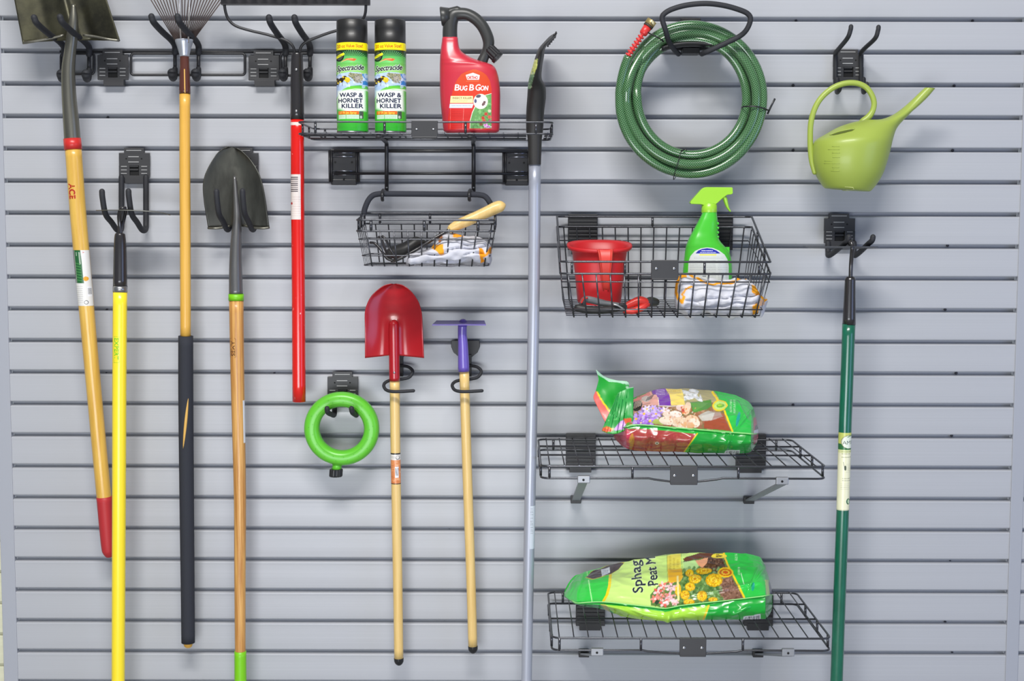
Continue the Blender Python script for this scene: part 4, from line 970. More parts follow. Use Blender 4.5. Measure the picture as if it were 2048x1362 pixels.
def cyl(name, parent, m, px, y0, y1, prof, cv=None, n=96, ny=1, tc=.19, label=None):
    """upright turned body in picture rows; prof (row, radius px)"""
    G, C = [], []; x0 = W(px, (y0+y1)/2, tc).x
    ys = [prof[0][0]+(prof[-1][0]-prof[0][0])*i/ny for i in range(ny+1)] if cv else [p[0] for p in prof]
    for y in ys:
        q = lerp(prof, y)[0]; r_ = q*mpp(tc); z = W(px, y, tc).z; row, cr = [], []
        for j in range(n):
            a = 2*math.pi*j/n; row.append(Vector((x0+math.sin(a)*r_, -tc-math.cos(a)*r_, z)))
            if cv: cr.append(cv.get(px+math.sin(a)*q, y))
        G.append(row); C.append(cr)
    mb = MB(); mb.grid(G, C if cv else None, closev=True); mb.face(tuple(range(n))); mb.face(tuple(reversed([(len(G)-1)*n+i for i in range(n)])))
    return mb.build(name, m, parent, label=label)
M_LBL = paintmat('glossy_printed_tin', .25, coat=.4)
cyl('body', can, M_LBL, 705, 88, 264, [(88, 29.6), (89.5, 31.2), (262, 31.2), (264, 30.4)], cv, 120, 120)
G, C = [], []; x0 = W(705, 176, .19).x; r0 = 31.2*mpp(.19)+.0003
for i in range(441):
    y = 88.2+(263-88.2)*i/440; z = W(705, y, .19).z; row, cr = [], []
    for j in range(151): u = -.96+1.92*j/150; row.append(Vector((x0+u*r0, -.19-math.sqrt(1-u*u)*r0, z))); cr.append(cv.get(705+u*31.2, y))
    G.append(row); C.append(cr)
MB().grid(G, C).build('printed_label', M_LBL, can)
cyl('cap', can, mat('satin_black_cap', (30, 30, 30), .42, coat=.05), 704, 40, 89, [(40.4, 26), (40.9, 28.6), (42.2, 30.2), (60, 30.4), (88.6, 30.5)], label='black plastic cap')
cyl('base_rim', can, M_STEEL, 705, 263, 266, [(263.2, 30.5), (264.4, 31.1), (265.4, 30)])
can2 = copy_thing(can, (W(781, 200, .19).x-W(705, 200, .19).x, 0, 0), 'right black capped green spray can standing on the top shelf')

# red jug
jg = thing('sprayer_jug', 'red plastic jug with black curved handle and nozzle on the top shelf', 'jug', Vector((W(940, 264, .18).x, -.18, zf+.003)))
rows = [(73.5, 885.5, 914.5, .18, .014), (76, 884.5, 915.8, .18, .017), (84, 883.5, 916.6, .18, .019), (96, 881.8, 919, .18, .023), (104, 881, 924.5, .18, .026), (111, 880.4, 935, .18, .029), (117, 880, 947, .18, .032), (122, 879.8, 962, .18, .034), (126, 879.6, 976, .18, .036), (129.5, 879.5, 984, .18, .036), (135, 879.5, 990, .18, .037), (145, 879.5, 994.5, .18, .038), (160, 879.5, 998, .18, .038), (185, 880, 1000.5, .18, .038), (210, 881.5, 1000.5, .18, .038), (235, 884, 1000, .18, .038), (258, 886.5, 999, .18, .037), (263, 888, 997.5, .18, .034), (265.4, 893, 993, .18, .028)]
cv = Canvas(875, 70, 1005, 268, 5, (192, 46, 62))
arch = [(895, 268)]+[(895+ (943-895)*0+48-48*math.cos(math.pi*i/40), 0) for i in range(0)]
lp_ = [(892, 262), (896, 236), (900, 210), (904, 188), (908, 172), (915, 158), (924, 147.5), (936, 141), (950, 139.2), (962, 142), (973, 150), (980, 162), (983.5, 178), (984, 262)]
cv.poly(lp_, (206, 44, 40))
for i in range(24):
    y0_ = 139+i*3; cv.poly([(x, y) for x, y in lp_ if False] or [(max(lerp([(139, 945), (147, 924), (158, 915), (172, 908), (190, 903.5), (212, 899.5)], y0_)[0], 899), y0_), (lerp([(139, 952), (145, 966), (150, 973), (162, 980), (178, 983), (212, 984)], y0_)[0], y0_), (lerp([(139, 952), (145, 966), (150, 973), (162, 980), (178, 983), (215, 984)], y0_+3)[0], y0_+3.1), (lerp([(139, 945), (147, 924), (158, 915), (172, 908), (190, 903.5), (212, 899)], y0_+3)[0], y0_+3.1)], (206+i*.4, 78-i*1.2, 34))
cv.poly([(931.5, 150), (946, 145.5), (959.5, 150.5), (958, 159.5), (934.5, 159.5)], (250, 240, 236)); cv.text('ORTHO', 934.5, 158.3, 6.4, (206, 60, 44), 0, width=21, bold=.35)
cv.line([(932, 162.5), (958, 162.5)], .6, (236, 120, 70))
for t_, x, w_, h_ in (('B', 909.3, 9.5, 12.5), ('UG', 919.8, 14, 9.6), ('B', 938.5, 8.8, 12.5), ('G', 950.5, 9.4, 12.5), ('ON', 961, 14.5, 9.6)): cv.text(t_, x, 180.8, h_, (252, 246, 244), 0, width=w_, shear=.12, bold=.3)
cv.poly([(901.5, 192), (946, 192), (946, 206), (900, 206)], (244, 226, 164)); cv.text('INSECT KILLER', 905.5, 197.8, 3.8, (96, 70, 40), 0, width=38, bold=.12); cv.scribble(905, 199, 935, 205, 2, .8, (170, 140, 70))
cv.poly([(899.6, 207.5), (947, 207.5), (944, 216), (898.5, 216)], (214, 220, 242)); cv.scribble(903, 209, 942, 214, 1, 1.4, (120, 140, 186))
cv.line([(901, 217), (900, 262)], .5, (234, 130, 120)); cv.line([(927.5, 217), (925, 262)], .5, (234, 150, 140)); cv.scribble(904, 220, 923, 258, 8, .7, (160, 20, 24), .6)
g_ = [(970, 190), (983, 186.5), (983, 257), (939.5, 257), (940, 240), (944, 225), (950, 212), (960, 198)]
cv.poly(g_, (228, 232, 214)); cv.poly([(x+1 if x < 980 else x, y+1 if y < 250 else y) for x, y in g_], (104, 160, 92)); cv.specks(945, 192, 982, 256, 130, 2.2, [(84, 140, 76), (130, 184, 112), (70, 110, 60), (150, 196, 130)], .55, lambda x, y: x > 962-(y-196)*.36+2)
for x, y, r_, c_ in ((966, 236, 4, (200, 60, 54)), (972, 228, 4, (206, 70, 60)), (979, 234, 4, (226, 96, 84)), (962, 248, 4.5, (120, 84, 54)), (968, 242, 4, (214, 84, 70)), (979, 222, 3.4, (226, 220, 190)), (980, 242, 3, (190, 90, 140))): cv.flower(x, y, r_, 6, c_, (150, 30, 30))
for _ in range(40): cv.ell(random.uniform(968, 982), random.uniform(247, 257), 1.2, 1, random.choice([(196, 70, 190), (226, 140, 220), (150, 60, 150), (240, 200, 236)]))
cv.ell(961.3, 203, 14.8, 15.4, (200, 206, 180)); cv.ell(961.3, 203, 13.8, 14.4, (246, 244, 242)); cv.ell(957, 192.5, 5.2, 3.2, (90, 84, 96), -12); cv.ell(951, 202, 2.6, 4.2, (86, 84, 120)); cv.ell(967, 208, 4.4, 2.8, (110, 84, 84), -50); cv.ell(969, 204, 2.6, 2, (90, 60, 60))
for a_ in (0, 55, 110, 200, 250, 310): cv.line([(968, 206), (968+7*math.cos(R(a_)), 206+7*math.sin(R(a_)))], .5, (130, 100, 100))
loft(rows, 'y', na=120, ns=120, ex=.72).build('body', mat('red_plastic', (192, 46, 62), .34, coat=.15), jg)
loft_patch(rows, cv, 896, 985.5, 138, 259, .72, 240, 320).build('printed_label', paintmat('printed_red_plastic', .34, coat=.15), jg)
M_JB = mat('satin_black_plastic', (50, 51, 50), .38, spec=.5)
hp = [(900, 78, 14.8, 14), (900, 58, 14.4, 14), (902, 42, 14, 14), (908, 30, 13.5, 13), (920, 27.5, 12, 12), (935, 29, 11.5, 11.5), (950, 37, 11.5, 11.5), (963, 50, 11.5, 11.5), (972, 66, 11.5, 11.5), (977, 82, 11.5, 11), (976, 95, 10.4, 10), (971, 108, 9.5, 10), (965, 122, 10.5, 10), (963, 128, 11, 10)]
P_ = crom([W(x, y, .18) for x, y, a_, b_ in hp], 6); MB().tube(P_, cr1([a_*mpp(.18) for _, _, a_, _ in hp], 6), 22, flat=.9, fdir=(0, -1, 0)).build('handle', M_JB, jg)
MB().rtube([W(899, 25, .18), W(915, 21, .18), W(926, 24, .18)], [9*mpp(.18), 9*mpp(.18), 6*mpp(.18)], 14).build('handle_grip_ridges', M_JB, jg)
q0 = W(881.5, 33, .18); q1 = W(899, 31, .18); MB().tube([q0+Vector((0, 0, 0)), q0.lerp(q1, .1), q1], [17.5*mpp(.18), 19*mpp(.18), 15*mpp(.18)], 24).build('nozzle', M_JB, jg)
mb = MB(); a0, a1 = W(978, 98, .182), W(997, 117, .182); dd = (a1-a0).normalized(); u_ = Vector((0, -1, 0)); w_ = dd.cross(u_); n_ = 40
for k_, s_ in ((-.1, .8), (.05, 1), (.72, 1), (.8, 1.12), (1, 1.1)):
    p = a0.lerp(a1, k_); mb.v += [p+(u_*math.cos(2*math.pi*i/n_)+w_*math.sin(2*math.pi*i/n_))*(12*mpp(.18)*s_*(1 if (i//2) % 2 or k_ > .75 else .9)) for i in range(n_)]
for r_ in range(4):
    for i in range(n_): mb.face((r_*n_+i, r_*n_+(i+1) % n_, (r_+1)*n_+(i+1) % n_, (r_+1)*n_+i))
mb.face(tuple(range(n_))); mb.face(tuple(4*n_+i for i in reversed(range(n_)))); mb.build('hose_knob', M_RIB, jg, label='black ribbed knob')

# ================================================================ handled caddy below the rack
cd = thing('wire_caddy', 'small black wire basket with padded carrying handle hung below the rack', 'basket', W(850, 530, .15))
cF, cB = .265, .06
def rect_ring(x0, x1, ya, yb, yl, yr, rr_=1.8, rc=.01, tf=cF, tb=cB, mb=None):
    """x0,x1 front left/right px at row yl,yr ; ya back rows"""
    f0 = W(x0, yl, tf); f1 = W(x1, yr, tf); X0, X1, z = f0.x, f1.x, (f0.z+f1.z)/2
    mb.tube(ring4(z, 0, X0, X1, tf, tb, rc), rr_*mpp(.2), 10, cyc=True); return X0, X1, z
def tring(mb, fx0, fx1, fy, by, r_, rc=.014):
    a, b = W(fx0, fy, cF), W(fx1, fy+1.2, cF); zf_ = (a.z+b.z)/2; zb_ = W(860, by, cB).z; pts = []
    for cx, cy, a0, z_ in ((b.x-rc, -cF+rc, -90, zf_), (b.x-rc, -cB-rc, 0, zb_), (a.x+rc, -cB-rc, 90, zb_), (a.x+rc, -cF+rc, 180, zf_)):
        for k in range(6):
            q = R(a0+18*k); pts.append(Vector((cx+math.cos(q)*rc, cy+math.sin(q)*rc, z_)))
    mb.tube(pts, r_*mpp(.2), 10, cyc=True); return a.x, b.x, zf_, zb_
fr = MB(); X0, X1, ZT, ZTb = tring(fr, 713, 989, 439.5, 426.5, 2.2); _, _, ZM, ZMb = tring(fr, 713, 989, 461.5, 447.5, 2.2)
fr.build('rim_frame', M_WIRE, cd)
zt_ = lambda t: ZT+(ZTb-ZT)*(cF-t)/(cF-cB)
zm_ = lambda t: ZM+(ZMb-ZM)*(cF-t)/(cF-cB)
for x in (742, 848.5, 956): p = W(x, 450, cF); MB().tube([Vector((p.x, -cF, ZT)), Vector((p.x, -cF, ZM))], 3.0*mpp(.25), 8).build('upright', M_WIRE, cd)
for x in (760, 860, 948): p = W(x, 440, cB); MB().tube([Vector((p.x, -cB, ZTb)), Vector((p.x, -cB, ZMb))], 2.6*mpp(.1), 8).build('upright', M_WIRE, cd)
for X in (X0, X1):
    for t in (.225, .10): MB().tube([Vector((X, -t, zt_(t))), Vector((X, -t, zm_(t)))], 2.4*mpp(.2), 8).build('upright', M_WIRE, cd)
b0 = W(728, 530, cF-.015); b1 = W(977, 531, cF-.015); ZB = (b0.z+b1.z)/2; Xb0, Xb1 = b0.x, b1.x
mb = MB(); ins = .014
for k_ in (.24, .72, 1.0):
    z = ZM+(ZB-ZM)*k_; x0 = X0+(Xb0-X0)*k_; x1 = X1+(Xb1-X1)*k_; mb.tube(ring4(z, 0, x0, x1, cF-ins*k_, cB+ins*k_, .01), 1.4*mpp(.2), 8, cyc=True)
i = 0
for i in range(10):
    f = i/10+.04; xt = X0+(X1-X0)*(f+.03); xb = Xb0+(Xb1-Xb0)*(f+.025)
    mb.tube([Vector((xt, -cF-.001, ZM)), Vector((xb, -cF+ins-.001, ZB-.0015)), Vector((xb, -cB-ins, ZB-.0015)), Vector((xt, -cB, ZMb))], 1.4*mpp(.2), 8)
for i in range(6):
    y0_ = cF+(cB-cF)*(i+.6)/6.2; yb_ = (cF-ins)+((cB+ins)-(cF-ins))*(i+.6)/6.2
    mb.tube([Vector((X0, -y0_, zm_(y0_))), Vector((Xb0, -yb_, ZB)), Vector((Xb1, -yb_, ZB)), Vector((X1, -y0_, zm_(y0_)))], .95*mpp(.2), 8)
mb.build('wire_grid', M_WIRE, cd)
tm = .168
hpts = [(728, 428), (729.5, 418), (736, 402), (745, 391.5), (757, 388), (775, 387.6), (860, 388.2), (945, 389), (958, 389.5), (970, 393), (979, 404), (986, 420), (988, 430)]
MB().tube(crom([W(x, y, tm) for x, y in hpts], 6), 5.6*mpp(tm), 16).build('handle_pad', M_FOAM, cd, label='charcoal padded carrying handle')
for a, b in (((728, 424), X0), ((988, 426), X1)):
    p = W(a[0], a[1], tm); MB().tube([p, Vector((b, -tm, zt_(tm)+.004)), Vector((b, -tm, zm_(tm)))], 2.6*mpp(tm), 10).build('handle_rod', M_WIRE, cd)

# hand cultivator, trowel and gloves in the caddy
hc = thing('hand_cultivator', 'three pronged hand cultivator with pale wooden handle leaning out of the caddy', 'hand tool', W(890, 490, .18))
rows_ = [(896, 460, 3), (900, 458.5, 7.5), (915, 450, 10), (935, 441.5, 11), (955, 432.5, 10.8), (975, 423.5, 11.5), (992, 415.5, 12.2), (1002, 412, 11), (1007, 410.5, 7), (1009, 410, 2)]
MB().tube(crom([W(x, y, .2-.02*i/10) for i, (x, y, q) in enumerate(rows_)], 6), cr1([q*mpp(.19) for _, _, q in rows_], 6), 20).build('handle', M_PINE, hc, label='pale wooden handle')
MB().rtube(crom([W(900, 459, .20), W(870, 476, .205), (W(835, 498, .21)), W(800, 517, .215), W(786, 522, .215)], 5), 3.2*mpp(.2), 12).build('shaft', M_DKB, hc)
for pts in ([(788, 522, .215), (774, 517, .215), (762, 500, .21), (750, 487, .205), (741, 485, .20)], [(788, 522, .215), (779, 516, .205), (770, 498, .19), (763, 478, .175), (758, 474, .17)], [(788, 522, .215), (790, 514, .225), (782, 500, .23), (772, 480, .23), (765, 473, .228)]):
    MB().rtube(crom([W(*p) for p in pts], 6), 2.6*mpp(.2), 10).build('tine', M_DKB, hc)
tw = thing('hand_trowel', 'dull black trowel blade lying in the left of the caddy', 'hand tool', W(820, 500, .12))
rows = [(768, 508, 514, .13, .01), (775, 498, 516, .13, .016), (790, 491, 517, .13, .02), (808, 484, 515, .13, .024), (822, 476, 509, .13, .022), (832, 473, 500, .13, .018), (842, 476, 492, .13, .012), (850, 481, 486, .13, .008), (856, 483, 485.5, .13, .005)]
loft(rows, 'x', na=24, ns=30).build('blade', mat('matt_black_steel', (34, 34, 34), .5), tw)
M_CLOTH = paintmat('white_jersey_cloth', .9, spec=.1, bump=.5, bscale=(700, 700, 700))
def cloth(parent, name, rows, cv, creases, amp=.005, seed=0, ns=110, na=110):
    def dsp(p, s, q, a):
        d = amp*noise.noise(p*26+Vector((seed, 0, 0)))+amp*.5*noise.noise(p*60+Vector((0, seed, 0)))
        for (x0, y0, x1, y1, w_, dep) in creases:
            if x0 <= s <= x1 and math.cos(a) > 0:
                yc = y0+(y1-y0)*(s-x0)/(x1-x0)+2*math.sin(s*.11+x0); f = min(1, (s-x0)/8, (x1-s)/8); d -= dep*f*math.exp(-((q-yc)/w_)**2)
        return d
    return loft(rows, 'x', na=na, ns=ns, ex=.75, disp=dsp, cv=cv, tab_fn=slerp).build(name, M_CLOTH, parent)
gl = thing('work_gloves', 'crumpled white cloth gloves with orange trim in the small caddy', 'gloves', W(895, 500, .19))
cv = Canvas(800, 460, 1000, 535, 3, (200, 200, 208))
cv.poly([(863, 491), (874, 489), (886, 488), (888, 508), (880, 510), (874, 503), (864, 499)], (238, 160, 44)); cv.poly([(886, 476), (874, 481), (880, 487)], (170, 110, 70)); cv.poly([(904, 468), (930, 471), (926, 474), (906, 473)], (238, 160, 44))
cv.poly([(958, 494), (966, 498), (970, 508), (980, 494), (984, 494), (983, 506), (972, 512), (966, 516), (970, 524), (962, 526), (958, 506)], (236, 150, 36))
rows = [(812, 514, 528, .2, .03), (818, 511, 529, .2, .05), (840, 506, 529.5, .2, .055), (862, 496, 529.5, .2, .06), (880, 480, 530, .2, .06), (890, 474, 530, .2, .06), (915, 473, 530, .2, .06), (940, 474.5, 530, .2, .06), (958, 474, 530, .2, .06), (969, 478, 530, .2, .058), (976, 488, 529, .2, .055), (981, 493, 527, .2, .04), (984, 497, 520, .2, .02)]
cloth(gl, 'glove_pair', rows, cv, [(816, 514, 900, 506, 1.6, .012), (884, 500, 978, 492, 1.6, .012), (850, 522, 945, 519, 1.5, .009), (910, 483, 950, 489, 1.6, .008), (925, 510, 972, 506, 1.5, .008)], .009, 3)

# ================================================================ large wire basket
bk = thing('wire_basket', 'large black wire basket with tall sloping sides holding cup, bottle and cloths', 'basket', W(1325, 620, .15))
bF, bB = .315, .022
def hring(mb, fx0, fx1, fy, by, tf=bF, tb=bB, r_=1.9, bx=None, rc=.02):
    """front px x0,x1 at row fy, back at row by: a rounded rectangle tilting from back to front"""
    a, b = W(fx0, fy, tf), W(fx1, fy+(fx1-fx0)*.008, tf); zf_ = (a.z+b.z)/2; zb_ = W(1300, by, tb).z; bx0, bx1 = (a.x, b.x) if not bx else bx
    pts = []
    for cx, cy, a0, z_ in ((b.x-rc, -tf+rc, -90, zf_), (bx1-rc, -tb-rc, 0, zb_), (bx0+rc, -tb-rc, 90, zb_), (a.x+rc, -tf+rc, 180, zf_)):
        for k in range(6):
            q = R(a0+18*k); pts.append(Vector((cx+math.cos(q)*rc, cy+math.sin(q)*rc, z_)))
    mb.tube(pts, r_*mpp(.2), 10, cyc=True); return a.x, b.x, zf_, zb_
mb = MB(); x0, x1, zf1, zb1 = hring(mb, 1121, 1544, 522, 433.4, r_=2.2); _, _, zf2, zb2 = hring(mb, 1121, 1544, 546, 453.8, r_=2.2); mb.build('rim_frame', M_WIRE, bk)
for x in (1144, 1250, 1409, 1518): p = W(x, 530, bF); MB().tube([Vector((p.x, -bF-.001, zf1)), Vector((p.x, -bF-.001, zf2))], 2.6*mpp(.3), 8).build('upright', M_WIRE, bk)
p = W(1305, 440, bB); MB().tube([Vector((p.x, -bB, zb1)), Vector((p.x, -bB, zb2))], 2.4*mpp(), 8).build('upright', M_WIRE, bk)
for X in (x0, x1):
    for k in (.35, .68): MB().tube([Vector((X, -(bB+(bF-bB)*k), zb1+(zf1-zb1)*k)), Vector((X, -(bB+(bF-bB)*k), zb2+(zf2-zb2)*k))], 2.2*mpp(.15), 8).build('upright', M_WIRE, bk)
c0 = W(1133, 631, bF-.01); c1 = W(1521, 633.5, bF-.01); zbf = (c0.z+c1.z)/2; zbb = W(1300, 598, bB+.004).z
mb = MB()
def lev(k): # level k between rim (0) and floor (1)
    return (x0+(c0.x-x0)*k, x1+(c1.x-x1)*k, -(bF-.01*k), -(bB+.004*k), zf2+(zbf-zf2)*k, zb2+(zbb-zb2)*k)
for k in (.19, .84):
    a0, a1, yf, yb_, zf_, zb_ = lev(k); mb.tube([Vector((a0, yf, zf_)), Vector((a1, yf, zf_)), Vector((a1, yb_, zb_)), Vector((a0, yb_, zb_))], 1.4*mpp(.2), 8, cyc=True)
ff0, fb0 = lev(0), lev(1)
NB = 15
for i in range(NB):
    f = (i+.35)/NB; xt = x0+(x1-x0)*(f+.012); xb = c0.x+(c1.x-c0.x)*(f+.015)
    mb.tube([Vector((xt, -bF-.001, zf2)), Vector((xb, -bF+.01-.001, zbf-.002)), Vector((xb, -bB-.004, zbb-.002)), Vector((xt, -bB, zb2))], 1.5*mpp(.2), 8)
for i in range(10):
    k = (i+.4)/10; zr = zf2+(zb2-zf2)*k; yr = -bF+(bF-bB)*k; zz_ = zbf+(zbb-zbf)*k; yy_ = -(bF-.01)+(bF-bB-.014)*k
    mb.tube([Vector((x0, yr, zr)), Vector((c0.x, yy_, zz_)), Vector((c1.x, yy_, zz_)), Vector((x1, yr, zr))], 1.25*mpp(.2), 8)
mb.build('wire_grid', M_WIRE, bk)
mb = MB(); mb.pbox(1302, 520, 1357.4, 557, bF+.006, bF+.003); mb.pbox(1303, 556, 1356, 560, bF+.006, bF-.008); fp = mb.build('front_plate', M_PLATE, bk, bevel=.0012)
for x in (1312.2, 1348): MB().ball(W(x, 537, bF+.0065), .0034, .0018, .0034).build('screw', M_STEEL, fp)
ribbed(bk, 1136, 428.5, 1195.6, 500, .020, 7.2); ribbed(bk, 1406, 428.5, 1466.5, 500, .020, 7.2)

# red feed scoop
cup = thing('scoop_cup', 'red plastic scoop cup with front handle in the large basket', 'cup', W(1198, 600, .15))
M_CUP = mat('red_polypropylene', (196, 34, 40), .4, spec=.45); tc = .14
cz = lambda y: W(1198, y, tc).z
G = []
prof = [(602, 42), (600, 43.5), (560, 47.5), (520, 52), (499, 55), (497, 60), (494, 64), (490, 65), (487, 64), (489, 60), (492, 54), (520, 50), (598, 41)]
for y, q in prof:
    row = []
    for j in range(72):
        a = 2*math.pi*j/72; ex = .86; sx = math.copysign(abs(math.sin(a))**ex, math.sin(a)); cy = math.copysign(abs(math.cos(a))**ex, math.cos(a)); dep = .90 if cy > 0 else .8
        row.append(Vector((W(1198.6, 540, tc).x+sx*q*mpp(tc), -tc-cy*dep*q*mpp(tc), cz(y+1)-cy*dep*q*mpp(tc)*.16)))
    G.append(row)
mb = MB(); mb.grid(G, closev=True); mb.face(tuple(range(72))); mb.face(tuple(reversed([12*72+i for i in range(72)]))); mb.build('bowl', M_CUP, cup)
G = []
tf_ = tc+.9*55*mpp(tc)
for i, (y, xl_, xr_, dt) in enumerate([(498, 1191, 1228, .006), (503, 1195, 1226.5, .012), (515, 1197, 1226, .020), (530, 1199, 1224.5, .022), (550, 1201.5, 1222, .018), (570, 1203.5, 1220, .011), (579, 1205.5, 1218, .005), (583, 1208, 1215, -.002)]):
    yy = W(1200, y, 0); tt = tf_+dt-(y-499)*.00018; row = []
    for j in range(21):
        k = j/20; s = 2*k-1; x = xl_+(xr_-xl_)*k; row.append(W(x, y, tt+ (.005 if abs(s) > .72 else 0)-(.022 if abs(s) > .97 else 0)))
    G.append(row)
MB().grid(G).build('handle', mat('red_polypropylene_light', (214, 66, 56), .42), cup, solid=.0022, subd=1)

# spray bottle
sb = thing('spray_bottle', 'bright green trigger spray bottle standing in the large basket', 'bottle', W(1415, 620, .13))
rows = [(424.5, 1405, 1433.5, .13, .018), (432, 1401.5, 1434.5, .13, .02), (440, 1397.3, 1435.6, .13, .022), (452, 1391, 1435.5, .13, .024), (464, 1384.5, 1436, .13, .026), (475, 1378.5, 1437, .13, .029), (483, 1375, 1441, .13, .031), (491, 1372, 1448, .13, .033), (500, 1370.3, 1455.5, .13, .034), (508, 1369, 1460, .13, .035), (525, 1367, 1463.8, .13, .036), (545, 1365.5, 1464.5, .13, .036), (590, 1366, 1464, .13, .036), (608, 1368, 1462, .13, .035), (613, 1374, 1456, .13, .028)]
cv = Canvas(1360, 420, 1470, 616, 5, (72, 190, 52))
lb = [(1376, 600), (1376, 545), (1377, 524), (1381, 512), (1390, 502), (1402, 496.5), (1414, 494.8), (1426, 496), (1438, 501), (1449, 509), (1455, 519), (1457.5, 532), (1458, 600)]
cv.poly(lb, (212, 218, 214)); cv.poly([(1391, 507), (1396, 501.5), (1404, 498), (1414, 496.4), (1424, 497.6), (1433, 501), (1441, 507)], (30, 40, 160)); cv.scribble(1403, 499.6, 1426, 502.8, 1, 2, (230, 232, 250)); cv.scribble(1400, 503.6, 1432, 506.2, 1, 1.6, (214, 220, 250), .8, 3)
cv.rect(1399, 508.4, 1433, 511, (226, 222, 90)); cv.scribble(1388, 513, 1447, 518, 2, .8, (150, 160, 160), .7, 2); cv.scribble(1379, 520, 1405, 560, 12, .8, (120, 126, 136), .8, 3); cv.scribble(1412, 520, 1432, 560, 12, .8, (120, 126, 136), .8, 4); cv.scribble(1436, 520, 1455, 560, 12, .8, (130, 136, 142), .8, 6)
cv.ell(1407.5, 485.5, 2.6, 1.3, (60, 130, 50)); cv.scribble(1405, 550, 1412, 555, 1, 3, (60, 70, 90))
loft(rows, 'y', na=120, ns=120, ex=.78).build('body', mat('green_plastic', (72, 190, 52), .26, coat=.3), sb)
loft_patch(rows, cv, 1375, 1459, 494, 600, .78, 200, 240).build('printed_label', paintmat('printed_green_plastic', .3, coat=.2), sb)
for i, y in enumerate((447, 456, 465, 474)): MB().ball(W(1434.5, y, .13), .0042, .014, .0042).build('grip_ridge', mat('green_plastic', (72, 190, 52), .26, coat=.3), sb)
M_TRG = mat('yellow_green_plastic', (152, 208, 52), .35, coat=.2)
cyl('collar', sb, M_TRG, 1418.4, 407, 426, [(406.5, 13), (408, 15.2), (424, 15.6), (426, 14.6)], tc=.13, n=40)
mb = MB(); mb.pprism(list(reversed([(1380.3, 405.9), (1382, 402), (1402, 379.5), (1408, 375), (1413, 374.2), (1464, 374.6), (1465.6, 376), (1466, 387), (1463, 388.8), (1455, 389.6), (1447, 395), (1435, 406), (1430, 409.5), (1407, 410), (1402, 408.6), (1383, 408)])), .142, .118); mb.build('spray_head', M_TRG, sb, bevel=.003, seg=3)
G = []
mb = MB(); P_ = crom([W(1446, 391, .13), W(1450, 398, .13), (W(1453, 408, .13)), W(1456, 416, .13), W(1460.5, 422.5, .13)], 5); mb.rtube(P_, cr1([q*mpp(.13) for q in (4.6, 4.4, 3.6, 2.6, 1.4)], 5), 14, flat=1.6, fdir=(0, -1, 0)); mb.tube([W(1441, 394, .13), W(1451, 398, .13)], 2*mpp(.13), 8); mb.build('trigger', M_TRG, sb)

# folded cloths
cl = thing('folded_cloth', 'folded white cloth gloves with orange edging in the right of the large basket', 'cloth', W(1440, 600, .22))
cv = Canvas(1340, 545, 1540, 640, 3, (208, 208, 214))
OR = (240, 162, 40)
cv.line([(1373, 552), (1360, 556), (1353, 568), (1352, 585), (1357, 598), (1364, 603), (1368, 594)], 6, OR); cv.line([(1364, 590), (1372, 578), (1384, 572)], 4, OR); cv.line([(1378, 550), (1392, 554), (1404, 564), (1424, 570), (1446, 566), (1470, 563), (1480, 558), (1492, 559)], 3.2, OR)
cv.poly([(1503, 572), (1512, 578), (1524, 590), (1536, 598), (1530, 604), (1516, 592), (1503, 586)], OR); cv.poly([(1505, 612), (1514, 606), (1520, 612), (1516, 630), (1505, 632)], OR); cv.rect(1519, 600, 1530, 612, OR, .6)
cv.rect(1440, 622, 1506, 640, (206, 206, 208), .6)
rows = [(1349, 586, 600, .24, 0.019), (1351, 566, 612, .24, 0.037), (1356, 557, 620, .24, 0.053), (1364, 552, 626, .24, 0.059), (1375, 550.5, 630, .24, 0.062), (1392, 552, 631, .24, 0.062), (1410, 559, 632, .24, 0.062), (1440, 562, 632, .24, 0.062), (1470, 560, 633, .24, 0.062), (1488, 558, 633, .24, 0.062), (1502, 565, 633, .24, 0.059), (1512, 576, 632, .24, 0.053), (1524, 588, 628, .24, 0.037), (1532, 595, 612, .24, 0.025), (1536, 598, 604, .24, 0.012)]
cloth(cl, 'cloth_bundle', rows, cv, [(1388, 602, 1524, 588, 1.7, .014), (1376, 622, 1520, 604, 1.7, .014), (1366, 598, 1400, 610, 2, .009), (1430, 596, 1500, 600, 1.5, .008), (1420, 613, 1500, 608, 1.5, .008)], .010, 9, 150, 130)

# pruning shears
pn = thing('pruning_shears', 'pruning shears with grey and red grips on the basket floor', 'pruners', W(1235, 615, .24))
M_GRIP = mat('mid_grey_grip', (112, 114, 116), .5); M_DG = mat('dark_olive_grip', (62, 64, 60), .5); M_RP = mat('red_grip', (216, 52, 42), .4, coat=.2)
MB().rtube(crom([W(1156, 616, .27), W(1180, 620, .275), (W(1210, 620, .275)), W(1240, 616, .27)], 5), [q*mpp(.27) for q in np.linspace(8, 6.5, 16)], 16).build('lower_grip', mat('black_grip', (40, 40, 40), .5, bump=.3, bscale=(500, 500, 500)), pn)
MB().rtube(crom([W(1164, 608, .25), W(1170, 599, .25), (W(1182, 600, .252)), W(1210, 607, .255), W(1236, 611, .26)], 5), [q*mpp(.25) for q in (6, 6, 6, 6, 6, 6.5, 6.5, 6.5, 7, 7, 7, 7, 7, 7, 7, 6.5, 6.5, 6.5, 6, 6, 6)], 16).build('upper_grip', M_GRIP, pn, label='grey upper grip')
MB().rtube(crom([W(1163, 605, .262), W(1167, 598, .262), W(1174, 595.5, .262)], 5), 2.2*mpp(.25), 10).build('red_edge', M_RP, pn)
p = W(1245, 614, .27); MB().tube([p+Vector((0, .008, 0)), p+Vector((0, -.006, 0))], 9*mpp(.27), 24).build('pivot', M_DKB, pn)
